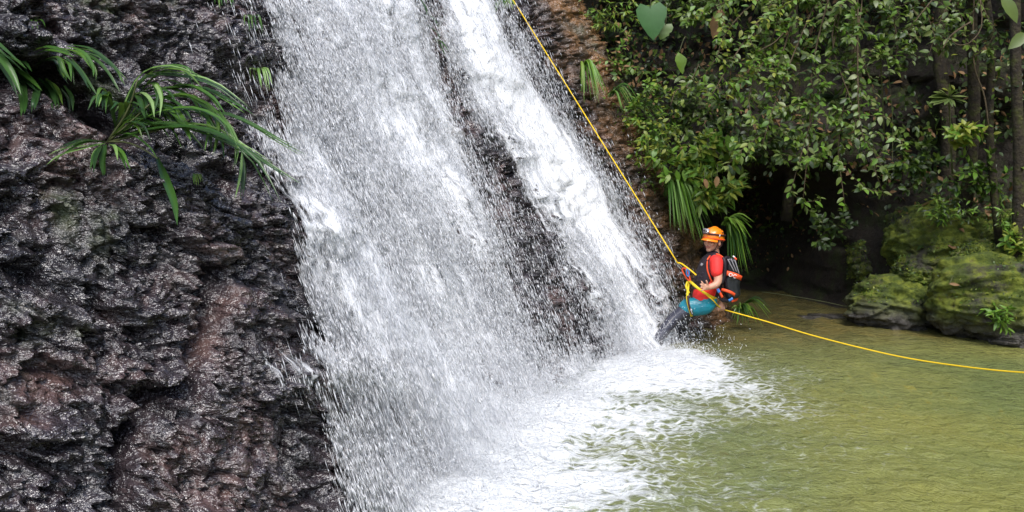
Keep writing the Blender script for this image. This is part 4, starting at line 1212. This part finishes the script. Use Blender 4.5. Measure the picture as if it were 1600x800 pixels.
DARKM = simple_mat("dark_brown_strap", (0.05, 0.018, 0.02), 0.6, 0.3)
EYEW = simple_mat("eye_dark", (0.03, 0.02, 0.018), 0.2, 0.5)
SHOE = simple_mat("dark_wet_shoe", (0.03, 0.028, 0.03), 0.4, 0.5)

root_p = P3(1096, 478)
person = tag(empty("person", root_p), "climber in orange helmet, red shirt, black vest and teal shorts leaning back on the rope", "person")
inv = Matrix.Translation(-Vector(root_p))
def under(o, parent=person):
    """keep world place: geometry was written in world coordinates"""
    o.data.transform(Matrix.Translation(-Vector(root_p))); return o

fy = hit(1020, 540)[2][1] - 0.07
fy2 = hit(1062, 540)[2][1] - 0.07
KN, AN, TOE = P3(1054, 497, .12), at(1025, 533, min(fy - .1, YP + .02)), at(1007, 545, min(fy - .1, YP + .02) - .02)
KF, AF, TOF = P3(1064, 507, -.10), at(1062, 540, min(fy2, YP + .3)), at(1052, 546, min(fy2, YP + .3))
AKN = at(1040, 514, (KN[1] + AN[1]) / 2)
HN, HF = P3(1098, 477, .09), P3(1100, 475, -.09)
# head frame
Hc = P3(1113.5, 377, .0)
fw = np.array([-0.72, -0.69, 0.04]); fw /= np.linalg.norm(fw)
upv = np.array([0.10, 0.0, 1.0]); sdv = np.cross(fw, upv); sdv /= np.linalg.norm(sdv); upv = np.cross(sdv, fw)
HM = np.stack([sdv, fw, upv], 1)
def H(x, y, z): return Hc + HM @ np.array([x, y, z])

SN, SF = P3(1119, 409, .17), P3(1113, 409, -.17)
EN, WN = P3(1121.5, 440, .25), P3(1108, 449, .29)
EF, WF = P3(1134, 448, -.16), P3(1127, 472, -.02)
body = [
    [(P3(1112, 412, .07), .095), (P3(1106, 438, .07), .095), (P3(1099, 466, .07), .10)], [(P3(1112, 412, -.07), .095), (P3(1106, 438, -.07), .095), (P3(1099, 466, -.07), .10)],
    [(SF, .06), (P3(1115, 407, 0), .07), (SN, .06)], [(P3(1115.5, 404, 0), .062), (H(0, -.035, -.075), .052), (H(0, -.02, -.03), .05)],
    [(SN, .052), (EN, .041), (WN, .027)], [(SF, .052), (EF, .041), (WF, .027)],
    [(HN, .08), (P3(1078, 481, .10), .062), (KN, .050), (AKN, .04), (AN, .034)], [(HF, .08), (P3(1080, 484, -.10), .062), (KF, .050), ((KF + AF) / 2, .042), (AF, .034)], [(AN, .032), (TOE, .022)], [(AF, .032), (TOF, .022)]]
# near hand: open, palm half towards the camera, fingers spread to the left and up
PN = P3(1102.5, 448.5, .31)
body += [[(WN, .026), (PN, .027)], [(P3(1104, 446, .31), .017), (P3(1100.5, 446, .32), .016)], [(P3(1104, 451, .31), .017), (P3(1100.5, 451.5, .32), .016)]]
for (x0, y0, x1, y1, x2, y2, r_) in [(1100.6, 445.2, 1097.6, 442.2, 1096.2, 439.6, .0088), (1100, 447.6, 1096.4, 445.6, 1094.4, 444.0, .0092), (1100, 449.8, 1096.4, 449.3, 1094.2, 449.0, .0090), (1100.4, 452.2, 1097.3, 453.4, 1095.6, 454.6, .0080)]:
    body.append([(P3(x0, y0, .315), r_ * 1.1), (P3(x1, y1, .335), r_), (P3(x2, y2, .325), r_ * .85)])
body.append([(P3(1105.5, 446, .31), .012), (P3(1105, 442, .33), .0105), (P3(1103.6, 438.6, .335), .009)])
# brake hand closed round the rope behind the hip
PF = P3(1127, 479.5, .03)
body += [[(WF, .026), (PF, .029)], [(P3(1124.5, 479, .03), .018), (P3(1130, 481, .03), .018)]]
for i_, (fx, fl) in enumerate([(1124, 1.0), (1126.6, 1.1), (1129.2, 1.05), (1131.6, .9)]):
    body.append([(P3(fx, 478, .045), .010), (P3(fx + .4, 481.5, .075), .0098), (P3(fx + .2, 484.6 - .5 * (1 - fl), .05), .0085)])
body.append([(P3(1123, 479, .05), .0115), (P3(1121, 482.5, .07), .0105), (P3(1123, 485.2, .07), .009)])
head = [ellipsoid(H(0, -.018, .03), (.074, .092, .095), HM), ellipsoid(H(0, .02, -.035), (.058, .062, .075), HM, 14, 10), ellipsoid(H(0, .058, -.088), (.028, .024, .022), HM, 10, 8),
        ellipsoid(H(0, .092, -.012), (.013, .020, .024), HM, 10, 8), ellipsoid(H(0, .082, .014), (.009, .014, .024), HM, 10, 8), ellipsoid(H(.036, .062, -.022), (.024, .022, .022), HM, 10, 8), ellipsoid(H(-.036, .062, -.022), (.024, .022, .022), HM, 10, 8),
        ellipsoid(H(.077, -.012, -.012), (.012, .020, .032), HM, 10, 8), ellipsoid(H(-.077, -.012, -.012), (.012, .020, .032), HM, 10, 8), ellipsoid(H(0, .080, -.062), (.024, .013, .012), HM, 10, 8)]
under(fuse("body", body, SKIN, 0.0058, person, head, 3))
for sx in (-1, 1):
    under(simple("eye", ellipsoid(H(.030 * sx, .082, .008), (.013, .007, .006), HM, 10, 8), EYEW, person))
    under(simple("eyebrow", ball_tube([(H(.016 * sx, .090, .027), .004), (H(.034 * sx, .086, .031), .0045), (H(.050 * sx, .072, .026), .0035)], 6), EYEW, person))
under(simple("mouth", ball_tube([(H(-.027, .079, -.053), .0035), (H(0, .094, -.058), .0058), (H(.027, .079, -.053), .0035)], 7), LIP, person))

under(fuse("shirt", [[(P3(1112, 413, .075), .108), (P3(1106, 438, .08), .112), (P3(1099, 463, .08), .113)], [(P3(1112, 413, -.075), .108), (P3(1106, 438, -.08), .112), (P3(1099, 463, -.08), .113)],
      [(SF, .070), (P3(1116, 408, 0), .078), (SN, .070)], [(SN, .070), (P3(1119.5, 417, .20), .066), (P3(1119.5, 424.5, .225), .060)], [(SF, .070), (P3(1122, 424, -.17), .060)]], RED, 0.007, person, None, 6))
vg = fuse("vest", [[(P3(1111, 414, .07), .120), (P3(1104.5, 432, .07), .126), (P3(1101, 446, .07), .118)], [(P3(1111, 414, -.08), .120), (P3(1104, 432, -.085), .126), (P3(1101, 446, -.085), .118)],
      [(P3(1116, 401.5, .10), .045), (P3(1113, 404, .0), .078), (P3(1112, 402, -.10), .045)], [(P3(1114, 399, 0), .066), (P3(1115, 404, 0), .08)], [(P3(1118, 420, .03), .10), (P3(1113, 455, .02), .09)]], BLACK, 0.007, person, None, 6)
under(vg)
for i_, y_ in enumerate((428, 434, 440)):   # ribbed padding across the belly
    under(simple("padding", ball_tube([(P3(1098.5 - i_ * 1.8, y_ - 1.0, .165), .010), (P3(1089.5 - i_ * 1.2, y_ - .5, .10), .012), (P3(1085.8 - i_ * .8, y_ + .5, .0), .012)], 8), BLACK, vg))
under(simple("chest_badge", ribbon([P3(1097.5, 411.5, .158), P3(1095.2, 415, .160)], .022, (-.5, -1, .2), .003, 4), GREYM, vg))
under(simple("armhole_piping", ball_tube([(P3(1110, 399.5, .11), .008), (P3(1105.5, 406, .185), .008), (P3(1105, 420, .198), .008), (P3(1109, 433, .200), .008), (P3(1113, 441, .195), .008)], 6), ORED, vg))
under(simple("shoulder_piping", ball_tube([(P3(1113, 398, .10), .009), (P3(1121, 397.5, .12), .010), (P3(1129, 402, .12), .009), (P3(1133, 408, .12), .008)], 6), ORED, vg))
under(fuse("shorts", [[(P3(1108, 472, .08), .085), (P3(1099, 477, .09), .103), (P3(1076, 480, .10), .092), (P3(1073, 481, .10), .088)], [(P3(1108, 472, -.08), .085), (P3(1100, 476, -.09), .100), (P3(1080, 482, -.10), .090)],
      [(P3(1100, 466, .08), .113), (P3(1102, 474, .07), .105)], [(P3(1100, 466, -.08), .113), (P3(1102, 474, -.07), .105)]], TEAL, 0.008, person, None, 4))
under(fuse("leggings", [[(HN, .088), (P3(1078, 481, .10), .078), (KN, .068), (AKN, .060), (AN, .046)], [(HF, .085), (P3(1080, 484, -.10), .078), (KF, .070), ((KF + AF) / 2, .060), (AF, .046)]], LEGG, 0.008, person, None, 4))
for a_, t_ in ((AN, TOE), (AF, TOF)):
    under(fuse("shoe", [[(a_ + np.array([.03, 0, -.01]), .046), ((a_ + t_) / 2, .046), (t_, .038)]], SHOE, 0.008, person, None, 3))

# helmet
def dome(c0, r_, zlo, th=0.006, nu=28, nv=12, fn=None):
    V, F = [], []
    for sh in (0, 1):
        for j in range(nv + 1):
            b = (math.pi * 0.5 + zlo) * j / nv
            for i in range(nu):
                a_ = 2 * math.pi * i / nu
                q = np.array([math.sin(b) * math.cos(a_) * (r_[0] - th * sh), math.sin(b) * math.sin(a_) * (r_[1] - th * sh), math.cos(b) * (r_[2] - th * sh)])
                if fn: q = fn(q)
                V.append(HM @ q + c0)
    m_ = (nv + 1) * nu
    for sh in (0, 1):
        for j in range(nv):
            for i in range(nu):
                f = (j * nu + i, (j + 1) * nu + i, (j + 1) * nu + (i + 1) % nu, j * nu + (i + 1) % nu)
                F.append(tuple(x + sh * m_ for x in (f if sh == 0 else f[::-1])))
    for i in range(nu): F.append((nv * nu + i, nv * nu + m_ + i, nv * nu + m_ + (i + 1) % nu, nv * nu + (i + 1) % nu))
    return np.array(V), F
def hshape(q):
    q = q.copy()
    if q[1] < 0 and q[2] < .05: q[2] -= .03 * min(1, -q[1] / .1); 
    q[1] *= 1.0 + (.10 if q[1] < 0 else 0) * max(0, 1 - q[2] / .1)
    q[2] += 0.004 * math.cos(q[0] * 95)
    return q
helmet = under(simple("helmet", dome(H(0, -.012, .045), (.100, .125, .108), .12, fn=hshape), ORANGE, person))
# visor: a curved plate from the front rim
V, F = [], []
for j in range(5):
    for i in range(13):
        a_ = math.radians(-62 + 124 * i / 12); rr_ = 1.0 + .48 * (j / 4) * math.cos(a_ * .9) ** 1.2
        for zt in (0, -.005):
            V.append(H(.098 * math.sin(a_) * (1 + .1 * j / 4), -.012 + .120 * math.cos(a_) * rr_, .040 - .022 * (j / 4) - .018 * (math.sin(a_) ** 2) + zt))
for j in range(4):
    for i in range(12):
        a_ = (j * 13 + i) * 2; b_2 = a_ + 2; c_2 = a_ + 26; d_2 = c_2 + 2
        F += [(a_, b_2, d_2, c_2), (a_ + 1, c_2 + 1, d_2 + 1, b_2 + 1)]
for i in range(12): a_ = (52 + i) * 2; F.append((a_, a_ + 2, a_ + 3, a_ + 1))
under(simple("visor", (np.array(V), F), ORANGE, helmet))
ring = lambda z0, k_, zs: [H(k_ * .103 * math.sin(t), -.012 + k_ * .128 * math.cos(t) - (.008 if math.cos(t) < 0 else 0), z0 + zs * math.cos(t)) for t in np.linspace(0, 2 * math.pi, 25)]
under(simple("head_strap", ribbon(ring(.078, .965, .006), .022, (0.0, 0.0, 1.0), .0, 40) if False else tube(np.array(ring(.074, .985, .008)), .009, 6), DARKM, helmet))
under(simple("rim", tube(np.array(ring(.028, 1.01, .010)), .005, 6), ORED, helmet))
under(simple("back_fin", ball_tube([(H(0.02, -.130, .05), .016), (H(0.015, -.165, .012), .004)], 8), ORANGE, helmet))
for sx in (-1, 1):
    for zz in (.10, .125):
        under(simple("vent", ellipsoid(H(.082 * sx * (1 if zz < .11 else .75), -.03, zz), (.010, .024, .005), HM, 8, 6), DARKM, helmet))
def hbox(c0, hx, hy, hz, bev=.004):
    bm = bmesh.new(); bmesh.ops.create_cube(bm, size=1)
    for v in bm.verts: v.co = Vector((v.co.x * 2 * hx, v.co.y * 2 * hy, v.co.z * 2 * hz))
    bmesh.ops.bevel(bm, geom=bm.edges[:], offset=bev, segments=2, affect='EDGES')
    bm.verts.index_update()
    V = np.array([v.co[:] for v in bm.verts]) @ HM.T + c0; F = [tuple(v.index for v in f.verts) for f in bm.faces]; bm.free()
    return V, F
camr = under(simple("action_camera", hbox(H(.012, .122, .108), .032, .016, .024), GREYM, helmet))
cam2 = under(simple("camera_lens", ball_tube([(H(.022, .138, .112), .012), (H(.022, .146, .112), .011)], 12), EYEW, helmet))
under(simple("camera_plate", hbox(H(-.010, .139, .100), .012, .002, .012, .0008), STEEL, helmet))
under(simple("sticker", hbox(H(-.098, .035, .070), .004, .008, .014, .002), WHITE, helmet))
for sx in (-1, 1):
    under(simple("chin_strap", tube(smooth_path([H(.086 * sx, .03, .028), H(.080 * sx, .034, -.03), H(.055 * sx, .042, -.082), H(0, .045, -.116)], 12), .0042, 6), DARKM, person))
under(simple("chin_strap", tube(smooth_path([H(-.088, -.04, .02), H(-.086, -.03, -.04), H(-.055, .035, -.085)], 10), .0038, 6), DARKM, person))

# harness
hb = under(simple("waist_belt", ribbon([P3(1076, 438, .02), P3(1082, 443, .15), P3(1090, 450, .205), P3(1100, 457, .212), P3(1112, 464, .19), P3(1119, 467, .10)], .026, CAMW, .005, 24), YEL, person))
under(simple("leg_loop", ribbon([P3(1077, 440, .05), P3(1074.5, 455, .14), P3(1074, 468, .19), P3(1077, 481, .205), P3(1081, 494, .18)], .023, (-.5, -1, .1), .005, 20), YEL, person))
under(simple("leg_loop_band", ribbon([P3(1075, 462, .185), P3(1076.2, 474, .212), P3(1079, 485, .212), P3(1082, 492, .19)], .018, (-.4, -1, .1), .006, 14), DARKM, person))
under(simple("harness_buckle", ball_tube([(P3(1080, 484, .218), .010), (P3(1082, 490, .215), .008)], 8), STEEL, person))
under(simple("belt_tail", ribbon([P3(1074, 440, .07), P3(1072, 448, .10), P3(1077, 458, .14)], .018, (-.3, -1, .1), .004, 12), YEL, person))
def torus_loop(pts, r_, name, mat, parent=None):
    Q = smooth_path(list(pts) + [pts[0]], 22); V, F = tube(Q, r_, 7); return link(name, py_mesh(name, V, F, mat), None, parent)
G_H = "climbing hardware on the harness"
t_ = torus_loop([P3(1071, 419, .05), P3(1066, 420, .05), P3(1068, 427, .05), P3(1074, 436, .05), P3(1078, 439, .06), P3(1077, 432, .06)], .008, "sling", ORED)
tag(t_, "orange-red sling joining the rope carabiner to the harness belt", "sling")
t_ = torus_loop([P3(1059, 411, .03), P3(1062, 413.5, .03), P3(1067, 419.5, .03), P3(1065, 421, .03), P3(1060.5, 416, .03)], .0050, "carabiner", STEEL)
tag(t_, "steel carabiner at the lower end of the upper rope", "carabiner", G_H)
t_ = torus_loop([P3(1073, 420, .07), P3(1076, 422, .07), P3(1076.5, 430, .07), P3(1074.5, 431.5, .07), P3(1072.5, 427, .07)], .0065, "carabiner", BLUE)
tag(t_, "blue carabiner hanging in front of the climber's belly", "carabiner", G_H)

# rope
tp = hit(735, -105)[2]; top = tp + np.array([0, -.05, 0])
KNT = P3(1059, 411, .03)
rope_pts = [top] + [top + (KNT - top) * t for t in (.25, .5, .75)] + [KNT]
g = Geo(); g.add(*tube(np.array(smooth_path(rope_pts, 30)), .0066, 8))
g.add(*tube(smooth_path([KNT, P3(1064, 411.5, .05), P3(1072, 417, .10), P3(1080, 423, .15), P3(1088, 430, .19)], 16), .0078, 8))
dwn = [P3(1104, 461, .215), P3(1114, 469, .20), P3(1121, 477, .12), P3(1127, 481.5, .065), P3(1134, 484.5, .05), at(1200, 503, 8.1), at(1280, 527, 7.8), at(1400, 556, 7.4), at(1500, 572, 7.0), at(1600, 582, 6.6), at(1720, 584, 6.2), at(1900, 570, 5.7)]
g.add(*tube(smooth_path(dwn, 70), .0068, 8))
ROPE_M = simple_mat("yellow_rope", (0.85, 0.56, 0.015), 0.6, 0.3, var=0.2, scale=90, bumpd=0.002)
tag(link("climbing_rope", g.mesh("climbing_rope", ROPE_M)), "yellow climbing rope from the top of the falls to the climber and away right", "rope")

# backpack
def pbox(name, corners_px, w0, w1, mat, parent, vox=0.008, infl=.03):
    ch = []
    for (x0, y0, x1, y1, r_) in corners_px:
        for w_ in np.linspace(w0 + r_, w1 - r_, 4): ch.append([(P3(x0, y0, w_), r_), (P3(x1, y1, w_), r_)])
    return fuse(name, ch, mat, vox, parent, None, 5)
pk_root = P3(1145, 440)
pack = tag(empty("backpack", pk_root), "black canyoning backpack with orange-red straps on the climber's back", "backpack")
def pu(o): o.data.transform(Matrix.Translation(-Vector(pk_root))); return o
shell = pu(pbox("shell", [(1139, 408, 1141, 436, .040), (1144, 410, 1150, 440, .045), (1138, 436, 1141, 461, .055), (1147, 434, 1149, 459, .052), (1143, 410, 1144, 460, .050)], -.17, .15, PACK, pack))
for (a0, a1) in (((1137, 405), (1147, 424)), ((1142, 404), (1151, 425)), ((1148, 406), (1155, 428))):
    pu(simple("compression_strap", ribbon([P3(*a0, .165), P3((a0[0] + a1[0]) / 2, (a0[1] + a1[1]) / 2, .178), P3(*a1, .172)], .010, CAMW, .003, 8), GREYM, pack))
ub = pu(simple("band", ribbon([P3(1132.5, 426, .12), P3(1136, 426.6, .168), P3(1145, 429, .176), P3(1154, 432.5, .166), P3(1158.5, 435, .09)], .047, CAMW, .004, 20), ORED, pack)); ub["label"] = "upper orange-red band with white letters"
lb = pu(simple("band", ribbon([P3(1127, 452.5, .14), P3(1134, 454, .170), P3(1143, 457.5, .172), P3(1150.5, 463, .12), P3(1150, 468, .09), P3(1143, 470, .12)], .030, CAMW, .004, 24), ORED, pack)); lb["label"] = "lower orange-red band curling round the bottom"
# lettering on the upper band
fc = bpy.data.curves.new("lettering", 'FONT'); fc.body = "OC"; fc.size = .052; fc.extrude = .001; fc.offset = .0012; fc.space_character = 1.15
to = bpy.data.objects.new("lettering", fc); COL.objects.link(to)
dg = bpy.context.evaluated_depsgraph_get(); tm = bpy.data.meshes.new_from_object(to.evaluated_get(dg)); bpy.data.objects.remove(to)
tm.materials.clear(); tm.materials.append(WHITE)
A0 = P3(1137.6, 430.8, .1815); A1 = P3(1152, 436.0, .180)
xd = (A1 - A0) / np.linalg.norm(A1 - A0); zd = np.cross(xd, [0, 0, 1.0]); zd = np.array([0.05, -1, .05]) if zd[1] > 0 else zd; zd /= np.linalg.norm(zd); yd = np.cross(zd, xd)
tm.transform(Matrix([[xd[i], yd[i], zd[i], A0[i]] for i in range(3)] + [[0, 0, 0, 1]]))
lt = link("lettering", tm, None, pack); pu(lt)
pu(simple("haul_loop", ball_tube([(P3(1147.5, 402.5, .06), .010), (P3(1150, 405, .07), .011)], 8), ORED, pack))
pu(simple("haul_loop_tip", ball_tube([(P3(1146, 400.8, .06), .010), (P3(1147.5, 402.3, .06), .010)], 8), WHITE, pack))
for pts_, w_, m_ in (([P3(1133, 404, .13), P3(1137, 402, .10), P3(1143, 406, .05)], .03, BLACK), ([P3(1130, 402, .14), P3(1133, 412, .165), P3(1132, 430, .17), P3(1127, 444, .175)], .035, BLACK)):
    pu(simple("shoulder_strap", ribbon(pts_, w_, CAMW, .006, 14), m_, pack))
pu(simple("side_strap", ribbon([P3(1119, 446, .215), P3(1123, 454, .22), P3(1129, 465, .20)], .024, CAMW, .005, 12), ORED, pack))
pu(simple("side_buckle", ribbon([P3(1121, 451, .228), P3(1124, 457, .228)], .026, CAMW, .006, 5), BLUE, pack))
pu(simple("bottom_buckle", ribbon([P3(1138, 470, .14), P3(1145, 466, .15)], .024, CAMW, .007, 5), BLUE, pack))
pu(simple("hip_belt", ball_tube([(P3(1124, 464, .18), .018), (P3(1130, 469, .17), .022), (P3(1138, 470, .12), .020)], 8), BLACK, pack))
# ------------------------------------------------------------------ mist
k = NB("mist_volume")
vn = k.n("ShaderNodeVolumePrincipled", Color=(0.96, 0.97, 1.0, 1), Density=0.22, Anisotropy=0.1)
k.t.links.new(vn.outputs[0], k.out.inputs["Volume"])
g = Geo()
for x, y, dz, a1, a2, a3 in MIST:
    g.add(*ellipsoid(pool_pt(x, y) + np.array([0, 0, dz]), (a1, a2, a3), None, 24, 16))
for x, y, hh in ((600, 560, .7), (560, 480, 1.0), (640, 640, .5), (720, 640, .4)):
    q = hit(x, y)[2]; g.add(*ellipsoid(q + np.array([.15, -.12, .02]), (.38, .38, .5), None, 24, 16))
o = link("mist", g.mesh("mist", k.m))
r_ = o.modifiers.new("r", 'REMESH'); r_.mode = 'VOXEL'; r_.voxel_size = .05
dg = bpy.context.evaluated_depsgraph_get(); me2 = bpy.data.meshes.new_from_object(o.evaluated_get(dg)); o.modifiers.clear(); o.data = me2
me2.materials.clear(); me2.materials.append(k.m)
tag(o, "fine mist drifting over the foot of the falls", kind="stuff")
